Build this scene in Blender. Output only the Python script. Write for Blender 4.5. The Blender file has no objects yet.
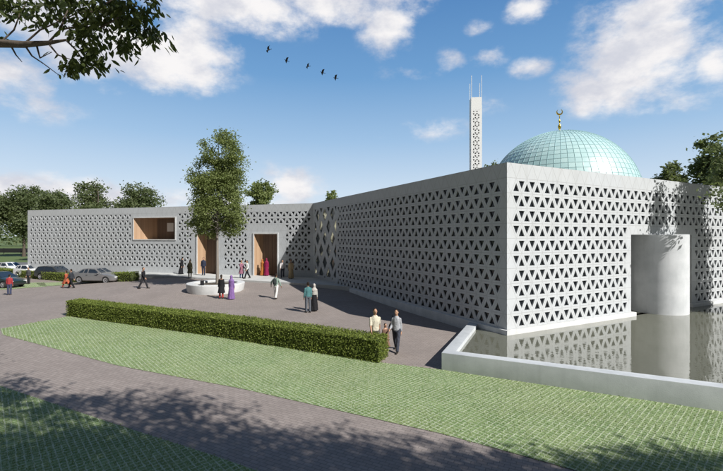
import bpy, bmesh, math, random
from mathutils import Vector, Matrix, noise
from math import sin, cos, pi, radians, sqrt, atan2, tan
R = radians
random.seed(7)
scene = bpy.context.scene
C = scene.collection

# ------------------------------------------------------------------ camera, sky, sun, exposure
F, HOR, CX, EYE = 405.0, 236.5, 361.5, 4.4          # focal length in photo pixels, horizon row, centre column, eye height
cam_d = bpy.data.cameras.new('camera'); cam = bpy.data.objects.new('camera', cam_d); C.objects.link(cam)
cam.location = (0, 0, EYE); cam.rotation_euler = (R(90), 0, 0)
cam_d.sensor_width = 36; cam_d.lens = 36*F/723; cam_d.shift_y = 1.0/723
cam_d.clip_start = 0.1; cam_d.clip_end = 5000
scene.camera = cam
SUN_EL = 40.0
SUN_V = Vector((0.762, -0.648, 0)).normalized()
vs = scene.view_settings
vs.view_transform = 'Standard'; vs.look = 'None'; vs.gamma = 1; vs.use_curve_mapping = False; vs.exposure = 0.29
scene.cycles.max_bounces = 6
sun_d = bpy.data.lights.new('sun', 'SUN'); sun = bpy.data.objects.new('sun', sun_d); C.objects.link(sun)
sun_d.energy = 5.0; sun_d.angle = R(0.5); sun_d.color = (1.0, 0.972, 0.925)
sdir = Vector((SUN_V.x*cos(R(SUN_EL)), SUN_V.y*cos(R(SUN_EL)), sin(R(SUN_EL))))
sun.rotation_euler = (-sdir).to_track_quat('-Z', 'Y').to_euler()
sun.location = sdir*60

class NT:
    """small helper for node trees"""
    def __init__(s, tree): s.t = tree; s.n = tree.nodes; s.l = tree.links
    def node(s, typ, ins=None, **kw):
        n = s.n.new(typ)
        for k, v in kw.items(): setattr(n, k, v)
        for k, v in (ins or {}).items(): s.put(n.inputs[k], v)
        return n
    def put(s, sock, v):
        if isinstance(v, bpy.types.NodeSocket): s.l.new(v, sock)
        elif isinstance(v, bpy.types.Node): s.l.new(v.outputs[0], sock)
        else: sock.default_value = v
    def m(s, op, a, b=None, c=None, clamp=False):
        n = s.n.new('ShaderNodeMath'); n.operation = op; n.use_clamp = clamp
        s.put(n.inputs[0], a)
        if b is not None: s.put(n.inputs[1], b)
        if c is not None: s.put(n.inputs[2], c)
        return n.outputs[0]
    def mix(s, fac, a, b, blend='MIX'):
        n = s.n.new('ShaderNodeMix'); n.data_type = 'RGBA'; n.blend_type = blend
        s.put(n.inputs[0], fac); s.put(n.inputs[6], a); s.put(n.inputs[7], b)
        return n.outputs[2]
    def smooth(s, v, a, b, lo=0.0, hi=1.0):
        n = s.n.new('ShaderNodeMapRange'); n.interpolation_type = 'SMOOTHSTEP'
        s.put(n.inputs[0], v); n.inputs[1].default_value = a; n.inputs[2].default_value = b
        n.inputs[3].default_value = lo; n.inputs[4].default_value = hi
        return n.outputs[0]
    def noise(s, vec, scale, detail=4, rough=0.55):
        n = s.node('ShaderNodeTexNoise', {'Scale': scale, 'Detail': detail, 'Roughness': rough})
        if vec is not None: s.put(n.inputs['Vector'], vec)
        return n.outputs[0]

world = bpy.data.worlds.new('World'); scene.world = world; world.use_nodes = True
w = NT(world.node_tree); w.n.clear()
sky = w.node('ShaderNodeTexSky', sky_type='NISHITA', sun_disc=False)
sky.sun_elevation = R(SUN_EL); sky.sun_rotation = atan2(SUN_V.x, SUN_V.y)
sky.air_density = 1.0; sky.dust_density = 0.6; sky.ozone_density = 2.2
tc = w.node('ShaderNodeTexCoord'); sep = w.node('ShaderNodeSeparateXYZ', {0: tc.outputs['Generated']})
az = w.m('ARCTAN2', sep.outputs[0], sep.outputs[1]); el = w.m('ARCSINE', sep.outputs[2])
def azel(px, py):
    v = Vector(((px-CX)/F, 1, (HOR-py)/F)).normalized()
    return atan2(v.x, v.y), math.asin(v.z)
blob = None
for (px, py, sx, sy, k) in [(20, 0, 170, 60, 1.1), (130, 50, 120, 58, 1.25), (190, 40, 60, 50, 1.15), (230, 5, 120, 40, 1.15), (340, 0, 110, 34, 1.1), (388, 26, 36, 42, 1.1),
        (640, 56, 96, 70, 1.3), (650, 8, 100, 50, 1.15), (585, 88, 44, 34, .95), (680, 100, 50, 26, .7), (712, 60, 50, 60, .75), (532, 8, 34, 20, 1.0), (484, 58, 28, 20, .8), (455, 62, 30, 18, .65), (474, 32, 22, 16, .75),
        (530, 68, 30, 14, .7), (403, 74, 34, 14, .6), (60, 196, 170, 26, 1.2), (292, 188, 38, 36, 1.25), (230, 205, 80, 18, .75), (8, 74, 60, 36, 1.0), (20, 102, 80, 24, .6), (430, 130, 70, 16, .4), (480, 105, 40, 14, .4)]:
    a, e = azel(px, py); a1, _ = azel(px+sx, py); _, e1 = azel(px, py-sy)
    dx = w.m('DIVIDE', w.m('SUBTRACT', az, a), abs(a1-a)); dy = w.m('DIVIDE', w.m('SUBTRACT', el, e), abs(e1-e))
    d = w.m('SQRT', w.m('ADD', w.m('MULTIPLY', dx, dx), w.m('MULTIPLY', dy, dy)))
    b = w.m('MULTIPLY', w.m('SUBTRACT', 1.12, d, clamp=True), k)
    blob = b if blob is None else w.m('MAXIMUM', blob, b)
stretch = w.node('ShaderNodeMapping', {'Vector': tc.outputs['Generated'], 'Scale': (1, 1, 1.7)})
n1 = w.noise(stretch.outputs[0], 7.5, 9, 0.62)
n2 = w.noise(stretch.outputs[0], 3.2, 5, 0.55)
dens = w.m('ADD', w.m('MULTIPLY', blob, 0.92), w.m('MULTIPLY', w.m('SUBTRACT', w.m('ADD', w.m('MULTIPLY', n1, 0.8), w.m('MULTIPLY', n2, 0.2)), 0.5), 3.3))
alpha = w.m('MULTIPLY', w.smooth(dens, 0.12, 1.0), w.smooth(blob, 0.0, 0.35))
tone = w.smooth(w.noise(stretch.outputs[0], 6.0, 7, 0.6), 0.36, 0.60)
ccol = w.mix(tone, (0.66, 0.68, 0.76, 1), (0.97, 0.95, 0.95, 1))
# physical sky, with the paler air low down and the deep blue above that the photograph shows
ramp = w.node('ShaderNodeValToRGB', {0: w.m('DIVIDE', el, 0.6, clamp=True)})
cr_ = ramp.color_ramp; cr_.elements[0].position = 0.0; cr_.elements[0].color = (.62, .69, .77, 1); cr_.elements[1].position = 1.0; cr_.elements[1].color = (.055, .175, .42, 1)
for pos, c_ in ((.18, (.53, .64, .76, 1)), (.38, (.31, .475, .68, 1)), (.62, (.145, .315, .565, 1))):
    e_ = cr_.elements.new(pos); e_.color = c_
bgs = w.node('ShaderNodeBackground', {'Color': sky.outputs[0], 'Strength': 0.05})
side_dim = w.smooth(w.m('ABSOLUTE', az), 0.85, 1.5, 1.0, 0.19)     # dimming added to the sides and behind the viewpoint to darken the shaded wall
bgr = w.node('ShaderNodeBackground', {'Color': w.mix(side_dim, (.44, .46, .50, 1), ramp.outputs[0]), 'Strength': w.m('MULTIPLY', side_dim, 1.02)})
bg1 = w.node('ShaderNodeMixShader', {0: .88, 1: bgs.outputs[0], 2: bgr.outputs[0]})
bg2 = w.node('ShaderNodeBackground', {'Color': ccol, 'Strength': 0.80})
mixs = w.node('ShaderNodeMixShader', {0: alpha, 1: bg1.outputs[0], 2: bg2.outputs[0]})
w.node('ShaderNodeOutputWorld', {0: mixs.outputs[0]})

# ------------------------------------------------------------------ geometry helpers
BP = [(-400, -.32), (0, -.3), (10, -.25), (14, -.2), (18, -.03), (24, 0), (28, .08), (31, .2), (34, .38), (45, .5), (3000, .5)]
def g(x, y):
    for (a, za), (b, zb) in zip(BP, BP[1:]):
        if y <= b:
            z = za+(zb-za)*(y-a)/(b-a); break
    else: z = BP[-1][1]
    t = min(1, max(0, (y-20)/10))
    return z - min(.95, .075*max(0, -18-x))*t
PLAT = 0.55
def at(px, Y): return (px-CX)/F*Y
def G(px, py, z=None):
    zz = 0 if z is None else z; Y = 20
    for _ in range(40):
        Y = F*(EYE-zz)/(py-HOR)
        if z is None: zz = .5*zz+.5*g(at(px, Y), Y)
    return Vector((at(px, Y), Y, zz))

def tag(o, label=None, cat=None, group=None, kind=None):
    if label: o['label'] = label
    if cat: o['category'] = cat
    if group: o['group'] = group
    if kind: o['kind'] = kind
    return o
def thing(name, label, cat, loc=(0, 0, 0), rz=0, group=None):
    o = bpy.data.objects.new(name, None); C.objects.link(o); o.empty_display_size = .2
    o.location = loc; o.rotation_euler = (0, 0, rz)
    return tag(o, label, cat, group)
class MB:
    """collects vertices / faces, then becomes one mesh object"""
    def __init__(s): s.v = []; s.f = []; s.mi = []; s.uv = {}; s.tone = []
    def face(s, pts, mi=0, tone=0.0):
        b = len(s.v); s.v += [tuple(p) for p in pts]; s.f.append(list(range(b, b+len(pts)))); s.mi.append(mi); s.tone.append(tone)
    def faces(s, verts, faces, mi=0):
        b = len(s.v); s.v += [tuple(p) for p in verts]
        for f in faces: s.f.append([b+i for i in f]); s.mi.append(mi); s.tone.append(0.0)
    def box(s, c, d, rz=0, mi=0, bev=0):
        x, y, z = d[0]/2, d[1]/2, d[2]/2; cr, sr = cos(rz), sin(rz)
        P = [(-x, -y, -z), (x, -y, -z), (x, y, -z), (-x, y, -z), (-x, -y, z), (x, -y, z), (x, y, z), (-x, y, z)]
        P = [(c[0]+p[0]*cr-p[1]*sr, c[1]+p[0]*sr+p[1]*cr, c[2]+p[2]) for p in P]
        s.faces(P, [(3, 2, 1, 0), (4, 5, 6, 7), (0, 1, 5, 4), (1, 2, 6, 5), (2, 3, 7, 6), (3, 0, 4, 7)], mi)
    def prism(s, poly, z0, z1, mi=0):
        n = len(poly)
        s.faces([(p[0], p[1], z0) for p in poly]+[(p[0], p[1], z1) for p in poly],
                [tuple(range(n-1, -1, -1)), tuple(range(n, 2*n))]+[(i, (i+1) % n, n+(i+1) % n, n+i) for i in range(n)], mi)
    def rings(s, rings, mi=0, cap=True):
        n = len(rings[0]); b = len(s.v)
        for r in rings: s.v += [tuple(p) for p in r]
        def add(f): s.f.append(f); s.mi.append(mi); s.tone.append(0.0)
        for k in range(len(rings)-1):
            for i in range(n):
                j = (i+1) % n; add([b+k*n+i, b+k*n+j, b+(k+1)*n+j, b+(k+1)*n+i])
        if cap: add([b+i for i in range(n-1, -1, -1)]); add([b+(len(rings)-1)*n+i for i in range(n)])
    def tube(s, pts, rad, n=8, mi=0, cap=True):
        pts = [Vector(p) for p in pts]; rs = []
        up = Vector((0.31, 0.17, 0.93))
        for i, p in enumerate(pts):
            d = (pts[min(i+1, len(pts)-1)]-pts[max(i-1, 0)]).normalized()
            a = d.cross(up if abs(d.dot(up)) < .95 else Vector((1, 0, 0))).normalized(); b = d.cross(a)
            r = rad[i] if isinstance(rad, (list, tuple)) else rad
            rs.append([p+a*cos(2*pi*k/n)*r+b*sin(2*pi*k/n)*r for k in range(n)])
        s.rings(rs, mi, cap)
    def caps(s, a, b, r1, r2, n=10, mi=0):
        """tapered capsule"""
        a, b = Vector(a), Vector(b); d = (b-a)
        if d.length < 1e-6: d = Vector((0, 0, 1e-4))
        d.normalize()
        P = []; rr = []
        for t in (90, 60, 30): P.append(a-d*r1*sin(R(t))); rr.append(max(r1*cos(R(t)), r1*.05))
        P.append(a); rr.append(r1); P.append(b); rr.append(r2)
        for t in (30, 60, 90): P.append(b+d*r2*sin(R(t))); rr.append(max(r2*cos(R(t)), r2*.05))
        up = Vector((1, 0, 0)) if abs(d.x) < .8 else Vector((0, 1, 0))
        x = d.cross(up).normalized(); y = d.cross(x)
        s.rings([[p+x*cos(2*pi*k/n)*r+y*sin(2*pi*k/n)*r for k in range(n)] for p, r in zip(P, rr)], mi)
    def ell(s, c, r, n=12, m=8, mi=0):
        rs = []
        for i in range(m+1):
            t = -pi/2+pi*i/m; q = max(cos(t), .03)
            rs.append([(c[0]+r[0]*q*cos(2*pi*k/n), c[1]+r[1]*q*sin(2*pi*k/n), c[2]+r[2]*sin(t)) for k in range(n)])
        s.rings(rs, mi)
    def loft(s, secs, n=20, mi=0, wav=None):
        """horizontal elliptical sections (x, y, z, rx, ry)"""
        rs = []
        for i, (x, y, z, rx, ry) in enumerate(secs):
            ring = []
            for k in range(n):
                t = 2*pi*k/n; q = 1 + (wav[i]*sin(t*7+i*.3) if wav else 0)
                ring.append((x+rx*q*cos(t), y+ry*q*sin(t), z))
            rs.append(ring)
        s.rings(rs, mi)
    def lathe(s, c, prof, n=32, mi=0):
        s.rings([[(c[0]+r*cos(2*pi*k/n), c[1]+r*sin(2*pi*k/n), c[2]+z) for k in range(n)] for r, z in prof], mi)
    def mesh(s, name, off=None):
        me = bpy.data.meshes.new(name)
        v = s.v if off is None else [(p[0]-off[0], p[1]-off[1], p[2]-off[2]) for p in s.v]
        me.from_pydata(v, [], s.f); me.polygons.foreach_set('material_index', s.mi)
        if any(s.tone):
            at_ = me.attributes.new('tone', 'FLOAT', 'FACE'); at_.data.foreach_set('value', s.tone)
        me.update(); return me
    def build(s, name, mats, parent=None, world=True, smooth=False, fix=True):
        me = s.mesh(name, parent.location if (parent is not None and world) else None)
        if fix:
            bm = bmesh.new(); bm.from_mesh(me); bmesh.ops.recalc_face_normals(bm, faces=bm.faces); bm.to_mesh(me); bm.free()
        for m_ in (mats if isinstance(mats, (list, tuple)) else [mats]): me.materials.append(m_)
        if smooth: me.polygons.foreach_set('use_smooth', [True]*len(me.polygons))
        o = bpy.data.objects.new(name, me); C.objects.link(o)
        if parent is not None: o.parent = parent
        return o
def autosmooth(o, deg=35):
    me = o.data; bm = bmesh.new(); bm.from_mesh(me)
    bmesh.ops.remove_doubles(bm, verts=bm.verts, dist=1e-4)
    for f in bm.faces: f.smooth = True
    for e in bm.edges:
        if len(e.link_faces) == 2 and e.calc_face_angle(0) > R(deg): e.smooth = False
    bm.to_mesh(me); bm.free(); return o
def bevel(o, wd, seg=2, deg=30):
    me = o.data; bm = bmesh.new(); bm.from_mesh(me); bmesh.ops.remove_doubles(bm, verts=bm.verts, dist=1e-4)
    ed = [e for e in bm.edges if len(e.link_faces) == 2 and e.calc_face_angle(0) > R(deg)]
    bmesh.ops.bevel(bm, geom=ed, offset=wd, segments=seg, profile=.6, affect='EDGES', clamp_overlap=True)
    bm.to_mesh(me); bm.free(); return autosmooth(o, 40)
def copy_tree(o, parent=None):
    c = o.copy(); C.objects.link(c)
    if parent is not None: c.parent = parent
    for ch in [k for k in bpy.data.objects if k.parent == o and k != c]: copy_tree(ch, c)
    return c
_tmp = []
def baked(mb, mods):
    """evaluate modifiers on a temporary object and give back the plain mesh"""
    me = mb.mesh('tmp') if isinstance(mb, MB) else mb
    o = bpy.data.objects.new('tmp', me); C.objects.link(o)
    for typ, kw in mods:
        md = o.modifiers.new('m', typ)
        for k, v in kw.items(): setattr(md, k, v)
    dg = bpy.context.evaluated_depsgraph_get(); dg.update()
    out = bpy.data.meshes.new_from_object(o.evaluated_get(dg))
    bpy.data.objects.remove(o); bpy.data.meshes.remove(me)
    return out
def link_mesh(name, me, mats, parent):
    me.name = name; me.materials.clear()
    for m_ in (mats if isinstance(mats, (list, tuple)) else [mats]): me.materials.append(m_)
    o = bpy.data.objects.new(name, me); C.objects.link(o); o.parent = parent
    me.polygons.foreach_set('use_smooth', [True]*len(me.polygons)); return o

# ------------------------------------------------------------------ materials
def mat(name):
    m_ = bpy.data.materials.new(name); m_.use_nodes = True
    t = NT(m_.node_tree); t.p = t.n['Principled BSDF']; t.mat = m_
    return t
def simple(name, col, rough=.6, metal=0, var=.12, scale=12, spec=.5):
    t = mat(name); tcn = t.node('ShaderNodeTexCoord')
    n = t.noise(tcn.outputs['Object'], scale, 4)
    c0 = tuple(max(0, c*(1-var)) for c in col)+(1,); c1 = tuple(min(1, c*(1+var)) for c in col)+(1,)
    t.put(t.p.inputs['Base Color'], t.mix(n, c0, c1))
    t.p.inputs['Roughness'].default_value = rough; t.p.inputs['Metallic'].default_value = metal
    t.p.inputs['Specular IOR Level'].default_value = spec
    return t.mat
def bump(t, height, strength=.3, dist=.01):
    b = t.node('ShaderNodeBump', {'Height': height, 'Strength': strength, 'Distance': dist})
    t.put(t.p.inputs['Normal'], b.outputs[0])

def concrete_lattice():
    t = mat('concrete_panels'); uv = t.node('ShaderNodeUVMap', uv_map='lattice'); s = t.node('ShaderNodeSeparateXYZ', {0: uv.outputs[0]})
    u, v = s.outputs[0], s.outputs[1]; h = t.m('MULTIPLY', v, .5)
    def dist(x):            # distance to the nearest whole number
        return t.m('ABSOLUTE', t.m('SUBTRACT', t.m('FRACT', t.m('ADD', x, .5)), .5))
    d = t.m('MINIMUM', t.m('MINIMUM', dist(v), dist(t.m('ADD', u, h))), dist(t.m('SUBTRACT', u, h)))
    joint = t.smooth(d, .012, .030)
    tcn = t.node('ShaderNodeTexCoord'); o = tcn.outputs['Object']
    n1 = t.noise(o, 1.3, 6, .6); n2 = t.noise(o, 35, 3)
    # every precast row has its own faint tone; rain streaks run down from the joints
    streak = t.noise(t.node('ShaderNodeMapping', {'Vector': o, 'Scale': (5, 5, .35)}).outputs[0], 1.0, 5, .6)
    row = t.node('ShaderNodeTexWhiteNoise', {'Vector': t.node('ShaderNodeCombineXYZ', {0: t.m('FLOOR', t.m('DIVIDE', u, 4)), 1: t.m('FLOOR', v)}).outputs[0]}, noise_dimensions='2D').outputs[0]
    c = t.mix(n1, (.435, .46, .485, 1), (.54, .565, .59, 1))
    c = t.mix(t.m('MULTIPLY', t.smooth(streak, .48, .75), .34), c, (.33, .34, .34, 1))
    c = t.mix(t.m('MULTIPLY', row, .22), c, (.45, .45, .44, 1))
    c = t.mix(t.m('MULTIPLY', n2, .12), c, (.42, .42, .41, 1))
    c = t.mix(joint, t.mix(.42, c, (.27, .27, .265, 1)), c)
    t.put(t.p.inputs['Base Color'], c); t.p.inputs['Roughness'].default_value = .75
    bump(t, t.m('ADD', t.m('MULTIPLY', joint, .6), t.m('MULTIPLY', n2, .25)), .5, .012)
    return t.mat
def concrete(name, a, b, scale=1.5, rough=.75, form=False):
    t = mat(name); tcn = t.node('ShaderNodeTexCoord'); o = tcn.outputs['Object']
    n1 = t.noise(o, scale, 7, .62); n2 = t.noise(o, 40, 3)
    st = t.noise(t.node('ShaderNodeMapping', {'Vector': o, 'Scale': (4, 4, .3)}).outputs[0], 1.0, 5)
    c = t.mix(t.smooth(n1, .3, .7), a+(1,), b+(1,))
    c = t.mix(t.m('MULTIPLY', t.smooth(st, .5, .8), .3), c, tuple(x*.66 for x in a)+(1,))
    c = t.mix(t.m('MULTIPLY', t.smooth(n2, .5, .8), .2), c, tuple(x*.6 for x in a)+(1,))
    t.put(t.p.inputs['Base Color'], c); t.p.inputs['Roughness'].default_value = rough
    bump(t, n2, .35, .01); return t.mat
def paving(name, a, b, rot, bw=.21, bh=.105, joint=.5):
    t = mat(name); tcn = t.node('ShaderNodeTexCoord'); o = tcn.outputs['Object']
    mp = t.node('ShaderNodeMapping', {'Vector': o, 'Rotation': (0, 0, rot)})
    br = t.node('ShaderNodeTexBrick', {'Vector': mp.outputs[0], 'Scale': 1.0, 'Color1': a+(1,), 'Color2': b+(1,), 'Mortar': tuple(x*joint for x in a)+(1,),
        'Mortar Size': .006, 'Mortar Smooth': .3, 'Bias': 0.0, 'Brick Width': bw, 'Row Height': bh})
    n1 = t.noise(o, .35, 6, .6); n2 = t.noise(o, 9, 4)
    c = t.mix(t.m('MULTIPLY', t.smooth(n1, .4, .7), .45), br.outputs[0], tuple(x*.72 for x in a)+(1,))
    c = t.mix(t.m('MULTIPLY', t.smooth(n2, .5, .8), .25), c, tuple(x*1.3 for x in b)+(1,))
    t.put(t.p.inputs['Base Color'], c); t.p.inputs['Roughness'].default_value = .85
    bump(t, t.m('SUBTRACT', t.m('MULTIPLY', n2, .3), br.outputs['Fac']), .4, .006); return t.mat
def lawn_pavers(name, rot, cell):
    t = mat(name); tcn = t.node('ShaderNodeTexCoord'); o = tcn.outputs['Object']
    mp = t.node('ShaderNodeMapping', {'Vector': o, 'Rotation': (0, 0, rot), 'Scale': (1/cell, 1/cell, 1)})
    wob = t.noise(o, 14, 3); sp = t.node('ShaderNodeSeparateXYZ', {0: mp.outputs[0]})
    def d(x): return t.m('ABSOLUTE', t.m('SUBTRACT', t.m('FRACT', x), .5))
    w_ = t.m('MULTIPLY', t.m('SUBTRACT', wob, .5), .40)
    dd = t.m('MAXIMUM', d(t.m('ADD', sp.outputs[0], w_)), d(t.m('ADD', sp.outputs[1], w_)))
    rib = t.m('MULTIPLY', t.smooth(dd, .34, .44), t.smooth(t.noise(o, 5, 4), .30, .60, .35, 1.0))
    n1 = t.noise(o, .8, 5); n2 = t.noise(o, 30, 4)
    cellid = t.node('ShaderNodeTexWhiteNoise', {'Vector': t.node('ShaderNodeCombineXYZ', {0: t.m('FLOOR', sp.outputs[0]), 1: t.m('FLOOR', sp.outputs[1])}).outputs[0]}, noise_dimensions='2D').outputs[0]
    patch = t.smooth(t.noise(o, .28, 5, .65), .42, .68)
    gr = t.mix(t.smooth(n1, .3, .7), (.120, .200, .062, 1), (.190, .285, .105, 1)); gr = t.mix(t.m('MULTIPLY', n2, .5), gr, (.095, .145, .048, 1))
    st = t.mix(n2, (.42, .46, .32, 1), (.56, .59, .45, 1))
    c = t.mix(t.m('MULTIPLY', rib, .70), t.mix(t.m('MULTIPLY', patch, .35), t.mix(t.m('MULTIPLY', cellid, .45), gr, (.28, .34, .155, 1)), (.26, .285, .13, 1)), st)
    t.put(t.p.inputs['Base Color'], c); t.p.inputs['Roughness'].default_value = .9
    bump(t, t.m('ADD', n2, rib), .5, .02); return t.mat
def grass_field():
    t = mat('grass_field'); tcn = t.node('ShaderNodeTexCoord'); o = tcn.outputs['Object']
    n1 = t.noise(o, .12, 6, .6); n2 = t.noise(o, 6, 5)
    c = t.mix(n1, (.07, .11, .03, 1), (.14, .19, .055, 1)); c = t.mix(t.m('MULTIPLY', n2, .5), c, (.05, .08, .022, 1))
    t.put(t.p.inputs['Base Color'], c); t.p.inputs['Roughness'].default_value = .95; return t.mat
def leaf(name, a, b, trans=.35):
    t = mat(name); at_ = t.node('ShaderNodeAttribute', attribute_name='tone')
    c = t.mix(at_.outputs['Fac'], a+(1,), b+(1,)); t.put(t.p.inputs['Base Color'], c); t.p.inputs['Roughness'].default_value = .55
    t.p.inputs['Specular IOR Level'].default_value = .3
    tr = t.node('ShaderNodeBsdfTranslucent', {0: t.mix(.5, c, (.16, .20, .03, 1))})
    mx = t.node('ShaderNodeMixShader', {0: trans, 1: t.p.outputs[0], 2: tr.outputs[0]})
    t.put(t.n['Material Output'].inputs[0], mx.outputs[0]); return t.mat
def bark(name, a, b):
    t = mat(name); tcn = t.node('ShaderNodeTexCoord'); o = tcn.outputs['Object']
    n = t.noise(t.node('ShaderNodeMapping', {'Vector': o, 'Scale': (14, 14, 2.5)}).outputs[0], 1, 5)
    t.put(t.p.inputs['Base Color'], t.mix(n, a+(1,), b+(1,))); t.p.inputs['Roughness'].default_value = .9; bump(t, n, .6, .02); return t.mat
def wood(name, a, b, board=.16):
    t = mat(name); uv = t.node('ShaderNodeUVMap', uv_map='boards'); s = t.node('ShaderNodeSeparateXYZ', {0: uv.outputs[0]})
    k = t.m('DIVIDE', s.outputs[0], board); idx = t.m('FLOOR', k)
    rn = t.node('ShaderNodeTexWhiteNoise', {'W': idx}, noise_dimensions='1D').outputs[0]
    grain = t.noise(t.node('ShaderNodeMapping', {'Vector': uv.outputs[0], 'Scale': (30, 2, 1)}).outputs[0], 1, 5)
    gap = t.smooth(t.m('ABSOLUTE', t.m('SUBTRACT', t.m('FRACT', k), .5)), .44, .49)
    c = t.mix(t.m('ADD', t.m('MULTIPLY', rn, .6), t.m('MULTIPLY', grain, .4)), a+(1,), b+(1,)); c = t.mix(t.m('MULTIPLY', gap, .7), c, tuple(x*.35 for x in a)+(1,))
    t.put(t.p.inputs['Base Color'], c); t.p.inputs['Roughness'].default_value = .5; return t.mat
def glass_dark(name, col, rough=.08):
    t = mat(name); t.p.inputs['Base Color'].default_value = col+(1,); t.p.inputs['Roughness'].default_value = rough
    t.p.inputs['Specular IOR Level'].default_value = .6; return t.mat
def water_mat():
    t = mat('pond_water'); tcn = t.node('ShaderNodeTexCoord'); o = tcn.outputs['Object']
    n1 = t.noise(t.node('ShaderNodeMapping', {'Vector': o, 'Rotation': (0, 0, R(26)), 'Scale': (1.0, 2.6, 1)}).outputs[0], 1.6, 3, .5)
    n2 = t.noise(t.node('ShaderNodeMapping', {'Vector': o, 'Rotation': (0, 0, R(-20)), 'Scale': (1.0, 2.2, 1)}).outputs[0], 5.0, 2, .5)
    big = t.smooth(t.noise(o, .22, 3), .38, .62)
    hgt = t.m('MULTIPLY', t.m('ADD', n1, t.m('MULTIPLY', n2, .35)), t.m('ADD', .45, big))
    t.p.inputs['Base Color'].default_value = (.15, .153, .118, 1); t.p.inputs['Roughness'].default_value = .015
    t.p.inputs['IOR'].default_value = 3.6
    bump(t, hgt, .055, .05); return t.mat
def dome_glass():
    t = mat('dome_glass'); tcn = t.node('ShaderNodeTexCoord'); n = t.noise(tcn.outputs['Object'], .6, 3)
    at_ = t.node('ShaderNodeAttribute', attribute_name='tone')
    c = t.mix(at_.outputs['Fac'], (.42, .615, .625, 1), (.50, .685, .685, 1)); c = t.mix(t.m('MULTIPLY', n, .3), c, (.50, .70, .69, 1))
    t.put(t.p.inputs['Base Color'], c); t.p.inputs['Roughness'].default_value = .4; t.p.inputs['Coat Weight'].default_value = .35; t.p.inputs['Coat Roughness'].default_value = .2
    return t.mat
def paint(name, col, metal=0.0):
    t = mat(name); tcn = t.node('ShaderNodeTexCoord'); n = t.noise(tcn.outputs['Object'], 3, 4)
    t.put(t.p.inputs['Base Color'], t.mix(n, tuple(x*.9 for x in col)+(1,), tuple(min(1, x*1.08) for x in col)+(1,)))
    t.p.inputs['Roughness'].default_value = .3; t.p.inputs['Metallic'].default_value = metal; t.p.inputs['Coat Weight'].default_value = .8; t.p.inputs['Coat Roughness'].default_value = .05
    return t.mat
def screen_glass():
    """glazing behind the tall lozenges: dim glass with warm lamps lit inside here and there"""
    t = mat('lozenge_glazing'); tcn = t.node('ShaderNodeTexCoord'); n = t.noise(tcn.outputs['Object'], .9, 3)
    t.p.inputs['Base Color'].default_value = (.07, .085, .09, 1); t.p.inputs['Roughness'].default_value = .1
    t.p.inputs['Emission Color'].default_value = (.95, .90, .62, 1); t.put(t.p.inputs['Emission Strength'], t.smooth(n, .54, .68, 0, .34)); return t.mat

M = dict(
    panel=concrete_lattice(), conc=concrete('pale_concrete', (.52, .53, .53), (.64, .645, .645)), rim=concrete('basin_concrete', (.45, .475, .495), (.56, .585, .605), 1.2),
    drum=concrete('drum_concrete', (.48, .50, .515), (.62, .635, .65), .9), flag=concrete('pale_flagging', (.46, .47, .46), (.56, .565, .555), .8),
    dark=glass_dark('dark_glazing', (.012, .015, .02), .15), roof=concrete('roof_gravel', (.3, .3, .3), (.38, .38, .37)),
    plaza=paving('plaza_brick', (.252, .214, .194), (.300, .258, .235), R(27)), path=paving('path_brick', (.245, .205, .182), (.295, .250, .223), R(25)),
    lawn=lawn_pavers('lawn_grid', R(47), .125), field=grass_field(), asphalt=concrete('asphalt', (.10, .10, .105), (.16, .155, .16)),
    soil=concrete('soil', (.06, .045, .03), (.10, .075, .05)), wood=wood('oak_boards', (.36, .225, .135), (.48, .325, .205)), door=wood('walnut_boards', (.12, .075, .05), (.19, .125, .085), .4),
    water=water_mat(), dome=dome_glass(), domeframe=simple('dome_ribs', (.33, .51, .52), .4), gold=simple('gold', (.72, .50, .08), .25, 1.0, .08),
    white=simple('white_paint', (.78, .78, .77), .5), steel=simple('steel', (.5, .52, .55), .35, .8),
    leaf=leaf('leaf_green', (.175, .225, .075), (.34, .395, .16), .55), leafd=leaf('leaf_dark', (.115, .150, .068), (.215, .255, .125), .5), leafh=leaf('leaf_hedge', (.15, .205, .04), (.345, .395, .095), .48),
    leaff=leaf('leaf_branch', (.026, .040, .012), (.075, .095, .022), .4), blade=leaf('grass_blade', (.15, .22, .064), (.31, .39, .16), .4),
    bark=bark('bark_brown', (.05, .04, .03), (.12, .095, .075)), barkp=bark('bark_pale', (.16, .14, .12), (.30, .27, .24)),
    lozenge=screen_glass(), twig=simple('hedge_twigs', (.055, .070, .022), .9, 0, .4, 30),
    tyre=simple('tyre_rubber', (.015, .015, .016), .8), rimm=simple('alloy', (.55, .56, .58), .3, .7), glass=glass_dark('car_glass', (.02, .03, .045), .04),
    lampr=simple('tail_lamp_red', (.45, .015, .012), .2), lampw=simple('head_lamp_clear', (.75, .77, .80), .1), plate=simple('number_plate', (.75, .60, .08), .5), trim=simple('black_trim', (.02, .02, .022), .5),
    eye=simple('eye_dark', (.02, .014, .01), .2), lip=simple('lip', (.34, .13, .10), .5),
)

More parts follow.
